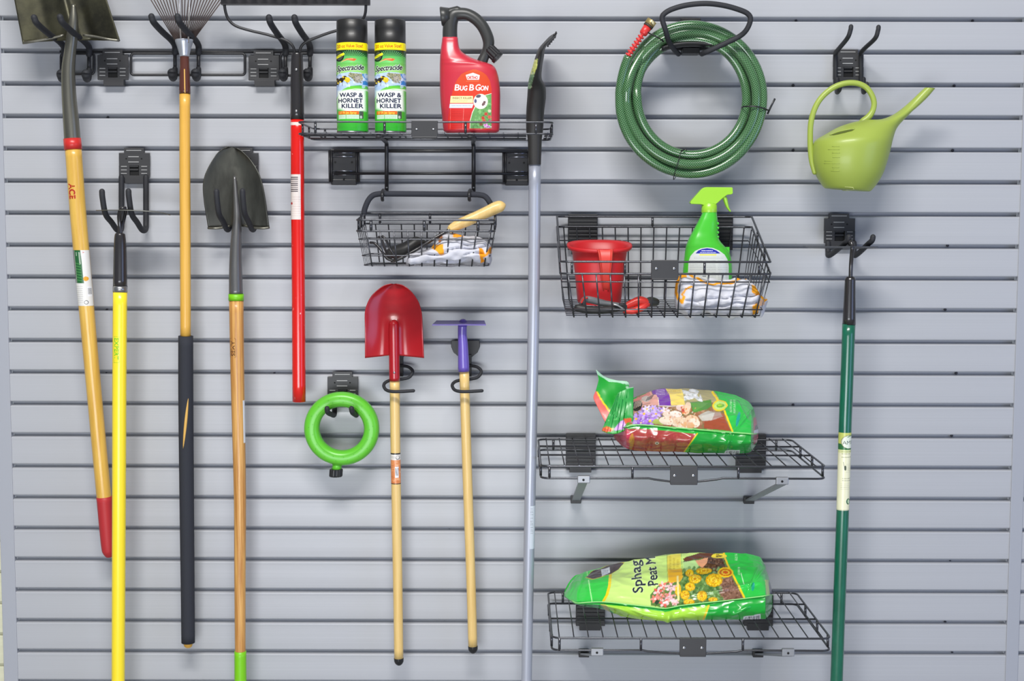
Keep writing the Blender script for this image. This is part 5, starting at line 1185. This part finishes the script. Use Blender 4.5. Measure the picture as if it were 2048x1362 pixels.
MB().rtube([W(1228, 609, .282), W(1236, 611, .282), W(1246, 617, .282)], 2*mpp(.27), 10).build('spring', M_STEEL, pn)
MB().rtube(crom([W(1252, 612, .265), W(1266, 606, .262), (W(1280, 602, .26)), W(1294, 606, .258)], 5), cr1([q*mpp(.26) for q in (6, 8, 9.5, 9)], 5), 16).build('red_grip', M_RP, pn)
MB().rtube(crom([W(1250, 622, .27), W(1266, 622, .27), (W(1282, 616, .268)), W(1294, 608, .262)], 5), cr1([q*mpp(.26) for q in (5, 6.5, 7, 6)], 5), 16).build('red_grip', M_RP, pn)
MB().rtube(crom([W(1293, 606, .258), W(1302, 603, .254), (W(1311, 604, .25))], 5), cr1([q*mpp(.26) for q in (9, 9.5, 8)], 5), 16).build('end_grip', M_DG, pn)

# ================================================================ the two deep wire shelves on the right
def deep_shelf(label, fy, fx0, fx1, ly, plx0, plx1, dip0, dip1, clips, feet, br_, upr, depth=.40, ny0=0):
    o = thing('wire_shelf', label, 'shelf', W((fx0+fx1)/2, fy, .2), 'deep wire shelves on the right')
    tF, tB = depth, .022
    a, b = W(fx0, fy, tF), W(fx1, fy+(4 if fy < 1000 else 1.3), tF); z = (a.z+b.z)/2; X0_, X1_ = a.x, b.x; zl = W((fx0+fx1)/2, ly, tF).z
    mb = MB(); rc = .018; r_ = 2.1*mpp(.3)
    mb.tube(ring4(z, 0, X0_, X1_, tF, tB, rc), r_, 10, cyc=True)
    # lower frame: bends down to the front plate
    pts = [p for p in ring4(zl, 0, X0_, X1_, tF, tB, rc)]
    # ring order: front right corner, back right, back left, front left; add the dip between front left and front right
    def X(px, y): return Vector((W(px, y, tF).x, -tF, W(px, y, tF).z))
    dip = [X(dip0[0], ly-.5), X(dip0[0]+12, ly+2), X(plx0, dip0[1]), X(plx1, dip0[1]), X(dip1[0]-12, ly+2), X(dip1[0], ly-.5)]
    mb.tube(pts+dip, r_, 10, cyc=True); mb.build('frame', M_WIRE, o)
    for x in upr: p = W(x, fy, tF); MB().tube([Vector((p.x, -tF, z)), Vector((p.x, -tF, zl))], 2.6*mpp(.35), 8).build('upright', M_WIRE, o)
    for Xx in (X0_, X1_):
        for t in (tF-.03, .26, .13): MB().tube([Vector((Xx, -t, z)), Vector((Xx, -t, zl))], 2.6*mpp(.2), 8).build('upright', M_WIRE, o)
    for k in (.06, .5, .94): MB().tube([Vector((X0_+(X1_-X0_)*k, -tB, z)), Vector((X0_+(X1_-X0_)*k, -tB, zl))], 2.4*mpp(.05), 8).build('upright', M_WIRE, o)
    mb = MB(); st = 29.75*mpp(tF); x = W(fx0+17.5 if fy < 1000 else fx0+14.5, fy, tF).x
    while x < X1_-.006: mb.tube([Vector((x, -tF-.002, z+.002)), Vector((x, -tB+.003, z+.002))], 1.25*mpp(.3), 8); x += st
    for t in (.245, .12): mb.tube([Vector((X0_, -t, z-.001)), Vector((X1_, -t, z-.001))], 1.9*mpp(.3), 8)
    mb.build('wire_grid', M_WIRE, o)
    mb = MB(); mb.pbox(plx0, fy+1, plx1, dip0[1]+4, tF+.007, tF+.003); mb.pbox(plx0+1, dip0[1]+3, plx1-1, dip0[1]+7, tF+.007, tF-.008); p_ = mb.build('front_plate', M_PLATE, o, bevel=.0012)
    for x in (plx0+9, plx1-9.5): MB().ball(W(x, fy+20, tF+.0072), .0036, .0016, .0034).build('screw', M_STEEL, p_)
    for q in br_: ribbed(o, q[0], q[1], q[2], q[3], .019, 7.4)
    for (cx, cy), (gx_, gy_) in zip(clips, feet):
        tt = tF; p = W(cx, cy, tt+.004); mb = MB(); mb.pbox(cx-12.5, cy-8, cx+12.5, cy+6.5, tt+.006, tt-.004)
        c_ = mb.build('strut_clip', M_ZINC, o, bevel=.0015, label='silver strut clip')
        mb = MB(); mb.disk(W(cx-.5, cy, tt+.0065), (0, -1, 0), .0026); mb.build('clip_hole', M_HOLE, c_)
        q = W(gx_, gy_, .012); e0 = W(cx-2, cy+5, tt-.004); d_ = (e0-q).normalized(); u_ = d_.cross(Vector((0, 0, 1))).normalized(); w_ = d_.cross(u_)
        mb = MB(); mb.obox((q+e0)/2, d_, (e0-q).length/2, u_, .0095, w_, .002); mb.build('strut', M_ZINC, o, label='flat silver strut')
        mb = MB(); mb.pbox(gx_-10.5, gy_-7, gx_+10.5, gy_+7, .016, .001); mb.build('strut_foot', M_RIB, o, bevel=.001)
    return o, z
s1, z1 = deep_shelf('deep wire shelf on the right holding the flower bag, with the higher position', 931.3, 1082, 1651.6, 957, 1340, 1396, (1297, 963), (1445, 963), ((1167.5, 960), (1565, 963)), ((1152, 1000), (1498.5, 1001)), ((1131.8, 869, 1191.8, 936), (1472.5, 869, 1532.6, 937)), (1099, 1265, 1477))
s2, z2 = deep_shelf('lowest deep wire shelf on the right holding the peat bag', 1276, 1104, 1662, 1301, 1359, 1413, (1285, 1307), (1486, 1307), ((1194.5, 1305.5), (1577, 1306.5)), ((1168, 1308), (1516.5, 1308)), ((1151.8, 1192, 1210.4, 1252), (1488, 1192, 1547, 1252)), (1119, 1282, 1486))
s1['label'] = 'upper of the two deep wire shelves, holding the bag with purple flowers'

# ================================================================ bags
M_BAG = paintmat('printed_plastic_film', .24, coat=.35)
def bag(parent, rows, cv, tb, ts, tt, zc, seed, sharp=.004, crk=(), nx=440, bk_=.05):
    """rows: (px, y bottom, y seam, y top); front face bottom->seam at distance tb..ts, top face seam->back at tt"""
    G, C, S = [], [], []; x0_, x1_ = rows[0][0], rows[-1][0]
    for i in range(nx+1):
        px = x0_+(x1_-x0_)*i/nx; yb, ys, yt = slerp(rows, px); e = min(1, (px-x0_)/26, (x1_-px)/14); e = max(.0, e)**.6
        tbx, tsx = .16+(tb-.16)*e, .16+(ts-.16)*e; ttx = .16+(tt-.16)*e
        A = W(px, yb, tbx); M = W(px, (yb*.55+ys*.45), max(tbx, tsx)+.008*e); S_ = W(px, ys, tsx); S.append(S_)
        T1 = W(px, ys+(yt-ys)*.5, tsx+(ttx-tsx)*.46); T1 = T1+Vector((0, -.004*e, .006*e)); T = W(px, yt+.5, ttx)
        Bk = Vector((T.x, -(ttx-(ttx-bk_)*.75*e), T.z-.02*e)); B2 = Vector((T.x, -(ttx-(ttx-bk_)*.9*e), (A.z+T.z)/2)); Cc = Vector((T.x, -(ttx-(ttx-bk_-.01)*.7*e), A.z))
        P_ = crom([A, M, S_], 18)[:-1]+crom([S_, T1, T], 38)[:-1]+crom([T, Bk, B2, Cc, A], 8)[:-1]
        row, cr = [], []; ctr = (A+T+Cc)/3
        for p in P_:
            k = (p-ctr).normalized(); n1 = noise.noise(p*16+Vector((seed, 0, 0))); n2 = 1-abs(noise.noise(p*34+Vector((0, seed, 0))))*2.2; n3 = 1-abs(noise.noise(Vector((p.x*26, p.y*60, p.z*60))+Vector((seed, 3, 0))))*2
            qx, qy = PR(p); d = sharp*(n1*1.0+n2*.42+n3*.35)
            for (cx, cy, ang, L_, w_, dep) in crk:
                c_, s_ = math.cos(R(ang)), math.sin(R(ang)); u = (qx-cx)*c_-(qy-cy)*s_; v = (qx-cx)*s_+(qy-cy)*c_
                d += dep*math.exp(-(v/w_)**2)*math.exp(-(u/L_)**4)
            edge = 0 if p.z < zc+.002 else 1
            p2 = p+k*d*e*(.3+.7*edge); 
            if p2.z < zc+.001: p2.z = zc+.001
            row.append(p2); cr.append(cv.get(qx, qy))
        G.append(row); C.append(cr)
    mb = MB(); mb.grid(G, C, closev=True); n_ = len(G[0]); mb.face(tuple(range(n_))); mb.face(tuple(reversed([nx*n_+i for i in range(n_)])))
    return mb, S
GR, GD, YL = (36, 176, 58), (14, 132, 40), (246, 214, 30)
# --- upper bag: flowers
ub = thing('potting_mix_bag', 'glossy green and red bag with purple and cream flowers, neck folded up', 'bag', W(1370, 905, .22))
rows = [(1227, 874, 866, 859), (1234, 882, 860, 838), (1246, 893, 856, 815), (1262, 899, 851, 800), (1280, 901.5, 850.5, 789.5), (1305, 902, 852, 781.5), (1330, 902.5, 854.5, 778.8), (1372, 903.5, 858, 778.8), (1417, 906, 861.8, 780.6), (1456, 908, 865, 786.6), (1483, 907.5, 867, 794), (1500, 903, 868.4, 806), (1508, 895, 869, 820), (1513.5, 886, 868, 842), (1516, 876, 866, 856)]
cv = Canvas(1180, 735, 1530, 920, 3, GR); random.seed(21)
# side face below the seam
cv.poly([(1222, 858), (1262, 856), (1393, 867), (1362, 912), (1222, 912)], (164, 60, 58)); cv.specks(1255, 868, 1380, 906, 300, 2.4, [(150, 84, 60), (176, 96, 74), (136, 70, 50), (170, 56, 56)], .45, lambda x, y: x < 1390-(y-866)*.7)
cv.poly([(1228, 868), (1256, 860), (1262, 872), (1256, 900), (1240, 892)], (196, 56, 84)); cv.ell(1264, 886, 4, 14, (178, 116, 44), 12); cv.ell(1262, 876, 3.2, 10, (206, 156, 50), 20, .6); cv.poly([(1240, 894), (1228, 874), (1234, 872), (1252, 898)], (214, 120, 116), .5)
cv.line([(1395, 866), (1366, 906)], 2.4, (222, 190, 34)); cv.poly([(1397, 866), (1520, 872), (1520, 912), (1369, 912)], (24, 148, 50)); cv.ell(1314, 886, 4, 2.4, (206, 200, 190)); cv.ell(1314, 886, 2.4, 1.2, (90, 60, 50)); cv.scribble(1416, 897, 1424, 901, 2, 1, (160, 200, 160))
cv.barcode([(1451, 900), (1480, 900), (1478, 909), (1447, 909)])
# top face: photo panel
cv.poly([(1258, 852), (1274, 792), (1320, 778), (1380, 777), (1424, 780), (1430, 786), (1438, 800), (1448, 822), (1465, 862), (1390, 856), (1274, 850)], (150, 120, 84))
cv.specks(1264, 800, 1460, 860, 700, 4, [(120, 110, 60), (170, 90, 70), (190, 150, 120), (90, 110, 60), (150, 100, 70)], .5, lambda x, y: x < 1432+(y-790)*.42 and y < 851+(x-1274)*.05)
cv.poly([(1330, 790), (1345, 778), (1424, 781), (1432, 788), (1440, 804), (1420, 806), (1372, 812)], (176, 166, 120)); cv.poly([(1380, 806), (1422, 800), (1424, 812), (1412, 820), (1386, 826)], (88, 146, 66)); cv.poly([(1380, 808), (1402, 804), (1416, 806), (1404, 816), (1388, 824), (1384, 812)], (104, 160, 78))
cv.poly([(1408, 850), (1410, 838), (1428, 832), (1448, 834), (1462, 862), (1408, 857)], (160, 76, 48)); cv.poly([(1400, 828), (1422, 822), (1440, 826), (1446, 834), (1420, 842), (1410, 842)], (176, 150, 140), .8)
cv.poly([(1396, 832), (1416, 822), (1430, 826), (1424, 840), (1404, 842)], (206, 208, 196), .7)
for x, y, l_, a_ in ((1372, 788, 12, 12), (1384, 792, 14, 20), (1378, 797, 15, -6), (1394, 797, 13, 30), (1370, 799, 9, -30), (1388, 784, 10, 6)): cv.ell(x, y, l_, 3.6, (232, 232, 234), a_)
cv.specks(1362, 782, 1404, 802, 40, 2, [(246, 246, 250), (206, 208, 214), (180, 190, 180)], .7)
for x, y, r_, c_, c2 in ((1272, 838, 15, (164, 112, 214), (190, 150, 230)), (1288, 828, 13, (176, 132, 224), (206, 180, 238)), (1300, 842, 14, (150, 90, 206), (176, 130, 222)), (1282, 846, 11, (144, 84, 200), (170, 120, 216)), (1312, 828, 11, (186, 148, 228), (214, 190, 240)), (1306, 818, 9, (190, 160, 232), (206, 180, 240)), (1322, 822, 9, (196, 170, 230), (176, 140, 220))): cv.flower(x, y, r_, 7, c_, (236, 190, 70), c2, .8, x)
cv.flower(1294, 819, 9, 6, (240, 228, 240), (236, 196, 70), (226, 206, 236), .75); cv.flower(1331, 821, 9, 6, (236, 214, 226), (216, 170, 80), (246, 232, 236), .7)
cv.specks(1262, 812, 1330, 850, 70, 1.8, [(120, 60, 180), (210, 190, 240), (90, 120, 60), (240, 230, 246)], .6)
cv.poly([(1302, 846), (1310, 838), (1330, 840), (1326, 850)], (170, 180, 90))
for x, y, rx_, ry_, c_ in ((1340, 830, 15, 7, (236, 214, 196)), (1352, 838, 14, 8, (226, 196, 176)), (1334, 842, 16, 8, (232, 212, 190)), (1352, 828, 12, 6, (244, 228, 216)), (1364, 846, 22, 11, (240, 222, 200)), (1362, 843, 17, 8, (232, 206, 176)), (1384, 842, 14, 12, (236, 200, 164)), (1388, 846, 12, 9, (246, 224, 202)), (1376, 850, 14, 6, (222, 170, 120)), (1362, 816, 10, 6, (228, 200, 190)), (1372, 820, 8, 10, (236, 196, 160)), (1376, 814, 6, 9, (240, 210, 180))): cv.ell(x, y, rx_, ry_, c_, 8)
for _ in range(26): x = random.uniform(1344, 1380); cv.line([(x, 838), (x+random.uniform(-5, 5), 853)], .5, (214, 176, 148))
cv.specks(1326, 816, 1394, 854, 60, 1.6, [(214, 120, 60), (250, 240, 226), (180, 110, 80), (226, 160, 110)], .6)
cv.ell(1366, 822, 3, 4, (206, 90, 60)); cv.specks(1360, 812, 1374, 828, 14, 1.6, [(214, 90, 50), (170, 60, 110), (240, 150, 90)])
# title panels
cv.poly([(1262, 806), (1270, 798), (1298, 783), (1302, 782.5), (1305, 790), (1312, 790), (1316, 796), (1318, 812), (1290, 812), (1276, 822), (1262, 834)], (232, 168, 152)); cv.poly([(1266, 800), (1298, 784), (1302, 789), (1270, 806)], (214, 130, 120))
cv.ell(1274, 812, 10, 12, (46, 40, 36), 35)
for i in range(5): cv.line([(1266+i*3.4, 820-i*1.5), (1272+i*3.4, 804-i*1.5)], 1.3, (224, 196, 170))
cv.ell(1292, 798, 9, 7, (206, 190, 180))
for i in range(5): cv.line([(1292+i*2.6, 803-i), (1296+i*2.8, 794-i)], 1.3, (40, 36, 34))
cv.line([(1280, 811), (1300, 808)], .7, (60, 50, 44)); cv.line([(1305, 786), (1311, 789)], .8, (250, 240, 230))
cv.poly([(1303, 782), (1330, 778.5), (1337, 788), (1341, 800), (1342, 811), (1318, 812), (1316, 796), (1312, 790), (1306, 789)], (122, 62, 168)); cv.scribble(1312, 781, 1330, 792, 4, 1, (226, 206, 240)); 
cv.poly([(1330, 778), (1362, 777), (1366, 790), (1370, 811), (1342, 811), (1340, 796), (1336, 786)], (246, 220, 112)); cv.scribble(1335, 779, 1362, 791, 4, 1.2, (190, 150, 70), .8); cv.line([(1316, 812.6), (1368, 812.6)], 1.4, (250, 238, 226)); cv.line([(1316, 796), (1318, 812)], 1.1, (250, 238, 226))
cv.line([(1424, 784), (1432, 796), (1436, 803)], 4, YL); cv.line([(1448, 822), (1456, 840), (1465, 863)], 3.4, YL)
cv.ell(1440, 812, 15.5, 10.8, YL); cv.ell(1440, 811.5, 12, 8, (196, 232, 120)); cv.ell(1441, 812, 8, 3.6, (110, 180, 60)); cv.ell(1440, 811, 5, 2, (170, 214, 60))
cv.poly([(1434, 784), (1448, 780), (1520, 790), (1520, 868), (1468, 866), (1458, 838), (1449, 820), (1456, 812), (1450, 802), (1438, 800)], (46, 188, 74))
cv.scribble(1460, 800, 1464, 826, 9, 1.6, (196, 240, 190), .8); cv.scribble(1467, 800, 1471, 828, 9, 1.6, (190, 236, 190), .8, 4)
cv.ell(1476, 839, 3.2, 15, (30, 160, 150), 12); cv.poly([(1507, 835), (1516, 833), (1518, 880), (1507, 890)], (190, 60, 76)); cv.poly([(1510, 852), (1518, 846), (1518, 860), (1510, 862)], (30, 26, 30)); cv.poly([(1508, 861), (1518, 858), (1518, 866), (1508, 868)], (220, 222, 236))
cv.poly([(1250, 850), (1274, 850.2), (1387, 858), (1508, 868), (1508, 871.5), (1387, 864), (1300, 857), (1256, 858)], (30, 158, 54))
mb, S = bag(ub, rows, cv, .25, .285, .13, z1+.004, 5.0, .0035, ((1478, 846, 55, 22, 2.6, .006), (1490, 838, 50, 24, 2.6, .006), (1484, 822, -60, 20, 2.4, .005), (1452, 834, 5, 30, 3, .004), (1430, 828, 10, 26, 3, .005), (1300, 838, 8, 30, 3, .003), (1455, 888, 70, 16, 4, .005), (1300, 885, 80, 14, 5, -.004)))
mb.build('bag_body', M_BAG, ub)
MB().tube([p+Vector((0, -.0045, .0015)) for p in S[28::6]], .0012, 8, flat=1.6).build('seam', mat('pale_green_seam', (150, 222, 130), .3), ub)
# folded neck: two creased sheets
cv = Canvas(1180, 735, 1275, 880, 3, (34, 158, 52))
cv.poly([(1180, 783), (1195, 783), (1204, 799), (1216, 816), (1224, 826), (1214, 846), (1208, 850), (1186, 810)], (222, 100, 92)); cv.line([(1194, 784), (1203, 800), (1215, 818), (1224, 828)], 2.8, (246, 210, 20))
cv.line([(1190, 738), (1198, 748), (1210, 755), (1218, 761), (1234, 762), (1258, 767)], 6, (170, 214, 184)); cv.line([(1252, 775), (1268, 775)], 5, (176, 220, 186))
def sheet(nm, A, B, ta, tb_, cv, seed, n=44, m_=36, amp=.005):
    """ruled between two picture curves"""
    A = crom([Vector((x, y, t)) for x, y, t in A], 12); B = crom([Vector((x, y, t)) for x, y, t in B], 12); G, C = [], []
    for i in range(n+1):
        a = A[int(i/n*(len(A)-1))]; b = B[int(i/n*(len(B)-1))]; row, cr = [], []
        for j in range(m_+1):
            k = j/m_; q = a.lerp(b, k); t = q.z+amp*1.6*noise.noise(Vector((q.x*.035, q.y*.03, seed)))+amp*.12*(1-abs(noise.noise(Vector((q.x*.05, q.y*.03, seed+9))))*2)*math.sin(math.pi*k)
            row.append(W(q.x, q.y, t)); cr.append(cv.get(q.x, q.y))
        G.append(row); C.append(cr)
    return MB().grid(G, C).build(nm, paintmat('printed_film_fold', .38, coat=.1), ub, solid=.0012)
sheet('neck_back_panel', [(1192, 740, .20), (1197, 758, .205), (1192, 780, .21), (1187, 795, .215), (1194, 812, .22), (1206, 836, .23), (1212, 848, .235)], [(1192.5, 740, .20), (1210, 754, .19), (1234, 761, .19), (1257, 765, .19), (1254, 790, .20), (1238, 820, .22), (1222, 846, .235)], 0, 0, cv, 2)
cv2 = Canvas(1180, 735, 1275, 880, 3, (38, 150, 62)); cv2.poly([(1205, 856), (1212, 853), (1226, 857), (1226, 862), (1204, 866)], (206, 70, 30)); cv2.line([(1212, 855), (1226, 858)], 2, (246, 196, 20)); cv2.line([(1252, 775), (1268, 773)], 5, (180, 226, 190)); cv2.line([(1216, 841), (1243, 838)], 1, (110, 200, 110)); cv2.poly([(1226, 860), (1242, 842), (1262, 836), (1256, 856), (1240, 862)], (200, 150, 224)); cv2.poly([(1246, 838), (1264, 836), (1262, 850), (1252, 852)], (216, 90, 50)); cv2.poly([(1203, 862), (1222, 866), (1254, 856), (1254, 864), (1222, 872)], (40, 156, 50))
sheet('neck_front_panel', [(1234, 790, .245), (1238, 784, .24), (1252, 777, .235), (1267, 774, .23)], [(1204, 862, .27), (1218, 867, .275), (1238, 866, .28), (1266, 850, .275)], 0, 0, cv2, 6, amp=.005)
sheet('neck_side_fold', [(1236, 789, .246), (1228, 806, .25), (1214, 838, .262), (1204, 861, .27)], [(1240, 790, .20), (1226, 812, .21), (1212, 840, .225), (1206, 858, .24)], 0, 0, cv2, 8, amp=.003)

# --- lower bag: peat moss
lb_ = thing('peat_moss_bag', 'glossy green bag printed with yellow flowers lying on the lowest shelf', 'bag', W(1340, 1250, .22))
rows = [(1128, 1193, 1191, 1187), (1134, 1197.5, 1194, 1178), (1142, 1203, 1200, 1164), (1152, 1209, 1206, 1153), (1172, 1212.5, 1205, 1143.6), (1199, 1216, 1204, 1136), (1235, 1229, 1206.5, 1128), (1273, 1243.5, 1211, 1120), (1300, 1249, 1214, 1114.5), (1330, 1254, 1217, 1111), (1360, 1252.5, 1211.5, 1108), (1407, 1251, 1206, 1106), (1450, 1251, 1201.5, 1106.2), (1485, 1249.5, 1197.5, 1107.5), (1510, 1248, 1194.5, 1110.5), (1524, 1247, 1192.5, 1120), (1535, 1245.5, 1191, 1148), (1542, 1243, 1190, 1172), (1544.5, 1238, 1190, 1182)]
cv = Canvas(1115, 1095, 1555, 1265, 3, (54, 206, 74)); random.seed(33)
pan = [(1206, 1204), (1214, 1190), (1219, 1172), (1221, 1150), (1222, 1128), (1290, 1104), (1446, 1100), (1450, 1118), (1470, 1160), (1490, 1199), (1420, 1208), (1330, 1220), (1240, 1210)]
cv.poly([(x-3, y) for x, y in pan[:5]]+pan[5:], (240, 214, 40)); cv.poly([(x+2.6, y) for x, y in pan[:5]]+pan[5:], (206, 240, 134))
# photo region
cv.poly([(1366, 1124), (1392, 1112), (1420, 1104), (1446, 1104), (1454, 1128), (1470, 1160), (1490, 1199), (1420, 1208), (1330, 1216), (1302, 1210), (1300, 1190), (1316, 1172), (1350, 1160), (1368, 1146)], (96, 130, 66))
cv.poly([(1404, 1120), (1420, 1108), (1442, 1112), (1452, 1136), (1436, 1146), (1402, 1138)], (88, 58, 40)); cv.specks(1404, 1110, 1452, 1142, 160, 1.5, [(120, 84, 60), (66, 42, 30), (140, 104, 78), (50, 34, 26)], .8)
cv.poly([(1384, 1126), (1416, 1116), (1414, 1128), (1404, 1136), (1396, 1132)], (236, 168, 124)); cv.poly([(1366, 1120), (1380, 1114), (1400, 1107), (1430, 1105), (1420, 1114), (1396, 1120), (1372, 1126)], (104, 62, 44))
cv.poly([(1366, 1126), (1390, 1124), (1398, 1134), (1390, 1142), (1368, 1144)], (190, 230, 150))
cv.poly([(1444, 1156), (1462, 1152), (1488, 1198), (1452, 1202), (1438, 1186)], (134, 96, 78)); cv.specks(1440, 1154, 1486, 1200, 160, 2, [(150, 110, 90), (110, 76, 58), (170, 130, 110), (90, 60, 46)], .7, lambda x, y: x < 1462+(y-1154)*.55)
cv.specks(1362, 1136, 1446, 1208, 260, 3, [(70, 116, 56), (120, 160, 90), (50, 90, 44), (150, 186, 120)], .7)
def marigold(x, y, rx_, ry_, a_=0):
    for k, c_ in ((1, (226, 170, 20)), (.82, (248, 214, 50)), (.6, (236, 186, 30)), (.4, (250, 222, 70)), (.2, (214, 140, 20))):
        n_ = 12
        for i in range(n_):
            q = 2*math.pi*i/n_+k*2; cv.ell(x+math.cos(q)*rx_*k*.7, y+math.sin(q)*ry_*k*.7, rx_*.3*k+.6, ry_*.3*k+.6, c_ if i % 2 else tuple(int(v*.93) for v in c_), a_, n=9)
    cv.specks(x-rx_*.8, y-ry_*.8, x+rx_*.8, y+ry_*.8, int(rx_*ry_*.28), 1.5, [(206, 140, 16), (252, 226, 90), (240, 196, 40), (190, 120, 20)], .75, lambda u, v: ((u-x)/rx_)**2+((v-y)/ry_)**2 < .8)
marigold(1428, 1161, 17, 13); marigold(1408, 1142, 16, 6, -12); marigold(1390, 1158, 13, 9, -30); marigold(1380, 1174, 10, 8); marigold(1379, 1147, 8, 7); marigold(1404, 1192, 10, 10); marigold(1426, 1199, 9, 4.5); marigold(1370, 1190, 9, 9); marigold(1356, 1180, 6, 12); marigold(1378, 1204, 11, 6)
for x, y, r_ in ((1316, 1184, 10), (1326, 1172, 9), (1342, 1176, 10), (1338, 1194, 11), (1310, 1198, 9), (1328, 1206, 10), (1350, 1204, 8), (1340, 1164, 6), (1322, 1192, 9)): cv.flower(x, y, r_, 6, random.choice([(236, 130, 110), (240, 176, 190), (244, 196, 200), (226, 100, 90)]), (250, 226, 214), random.choice([(246, 206, 206), (236, 150, 140)]), .9, x)
cv.specks(1300, 1160, 1352, 1212, 110, 2, [(60, 84, 50), (240, 200, 196), (226, 110, 90), (90, 130, 60), (246, 226, 220)], .6, lambda x, y: y > 1210-(x-1296)*1.1); cv.ell(1314, 1204, 4, 5, (50, 70, 50), 30)
# shovel badge strip
cv.poly([(1334, 1112), (1361, 1109), (1362, 1140), (1366, 1154), (1362, 1162), (1336, 1164), (1334, 1140)], (230, 218, 90)); cv.poly([(1336, 1140), (1364, 1138), (1366, 1154), (1360, 1164), (1338, 1166)], (238, 184, 56)); cv.line([(1355, 1152), (1357, 1200)], 4, (240, 226, 150))
for i in range(3):
    for q in range(9-2*i): cv.rect(1338+i*7.5, 1141-i*3-q*3, 1342.6+i*7.5, 1139.2-i*3-q*3, (196, 176, 56), .8)
cv.line([(1334, 1110), (1335, 1164)], .6, (110, 140, 40)); cv.line([(1362, 1108), (1365, 1152)], .6, (110, 140, 40))
# green end panel with badges
cv.poly([(1450, 1104), (1548, 1104), (1548, 1194), (1492, 1198), (1472, 1160), (1456, 1130)], (48, 196, 74)); cv.line([(1447, 1104), (1450, 1118), (1458, 1136), (1470, 1158), (1490, 1198)], 3.6, (246, 206, 40))
cv.ell(1438, 1113, 15.6, 5.2, (246, 222, 60)); cv.line([(1432, 1114), (1444, 1112)], 2, (60, 50, 20)); cv.line([(1432, 1110.6), (1438, 1110.4)], 1.4, (60, 50, 20))
cv.ell(1451, 1145.5, 15.8, 9.8, (246, 206, 40)); cv.ell(1451, 1145.5, 12.6, 7.4, (206, 110, 20)); cv.ell(1451, 1145.5, 8.6, 5.2, (246, 206, 60)); cv.ell(1451, 1145.3, 5.4, 3.2, (222, 100, 30))
cv.scribble(1470, 1109, 1475, 1122, 5, 1.5, (206, 246, 200), .8); cv.scribble(1476, 1134, 1480, 1150, 6, 1.5, (200, 244, 196), .8, 6); cv.line([(1482, 1146), (1488, 1170)], 1.6, (190, 240, 190))
cv.ell(1506, 1174, 3, 8, (30, 160, 130), 8); cv.poly([(1530, 1160), (1537, 1160), (1543, 1240), (1538, 1240)], (190, 222, 90))
# writing
for t_, x, y, w_ in (('Sphag', 1286, 1184, 62), ('Peat M', 1316, 1170, 56)):
    cv.text(t_, x, y, 21, (226, 244, 190), 90+6, width=w_, bold=1.3); cv.text(t_, x, y, 21, (34, 44, 62), 90+6, width=w_, bold=.5)
# leaf shaped brand badge
bd = [(1172, 1155), (1182, 1146), (1196, 1139), (1222, 1131), (1238, 1128), (1247, 1127.4), (1246, 1131), (1236, 1140), (1222, 1148), (1204, 1154), (1186, 1158.6)]
cv.poly([(x+(x-1210)*.04, y+(y-1143)*.1) for x, y in bd], (206, 200, 50)); cv.poly(bd, (70, 56, 58)); cv.poly([(1202, 1140), (1219, 1136), (1220, 1146), (1204, 1154)], (214, 220, 226)); cv.scribble(1205, 1141, 1217, 1150, 4, 1, (90, 110, 160))
cv.line([(1177, 1160), (1184, 1203)], 2.2, (170, 246, 160)); cv.line([(1174, 1144), (1175, 1152)], 2, (150, 230, 140))
# seam and side face
cv.poly([(1150, 1203), (1199, 1203.5), (1258, 1209), (1330, 1217), (1378, 1209.5), (1437, 1203.4), (1544, 1191), (1544, 1196), (1437, 1209), (1378, 1215), (1330, 1223), (1258, 1214), (1199, 1208), (1150, 1209)], (26, 160, 54))
side = [(1206, 1209), (1258, 1214), (1330, 1223), (1378, 1215), (1418, 1210.5), (1402, 1256), (1330, 1262), (1260, 1250)]
cv.poly(side, (168, 220, 66)); cv.poly([(1146, 1207), (1206, 1209), (1250, 1244), (1150, 1222)], (32, 150, 56)); cv.poly([(1200, 1208), (1212, 1209), (1226, 1232), (1218, 1228)], (170, 170, 80)); cv.line([(1418, 1210), (1402, 1252)], 4, (224, 196, 30))
cv.poly([(1420, 1210), (1548, 1195), (1548, 1258), (1405, 1258)], (22, 160, 52)); cv.barcode([(1487, 1233), (1521, 1228), (1521, 1246), (1485, 1248)]); cv.scribble(1451, 1238, 1460, 1243, 2, 1.4, (190, 224, 190))
cv.poly([(1537, 1165), (1546, 1165), (1546, 1190), (1540, 1190)], (60, 60, 80))
mb, S = bag(lb_, rows, cv, .25, .285, .13, z2+.004, 11.0, .0035, ((1336, 1238, 80, 18, 6, .010), (1506, 1160, 65, 24, 2.6, .006), (1520, 1150, 50, 20, 2.6, .005), (1480, 1172, 10, 40, 3.4, .006), (1420, 1184, 8, 40, 3.2, .005), (1160, 1170, 70, 26, 3, .004), (1145, 1180, 60, 14, 2, -.005), (1280, 1232, -25, 30, 4, -.004), (1480, 1222, 30, 22, 4, .004)), nx=560)
mb.build('bag_body', M_BAG, lb_)
MB().tube([p+Vector((0, -.0045, .0015)) for p in S[20::6]], .0012, 8, flat=1.6).build('seam', mat('pale_green_seam', (150, 222, 130), .3), lb_)
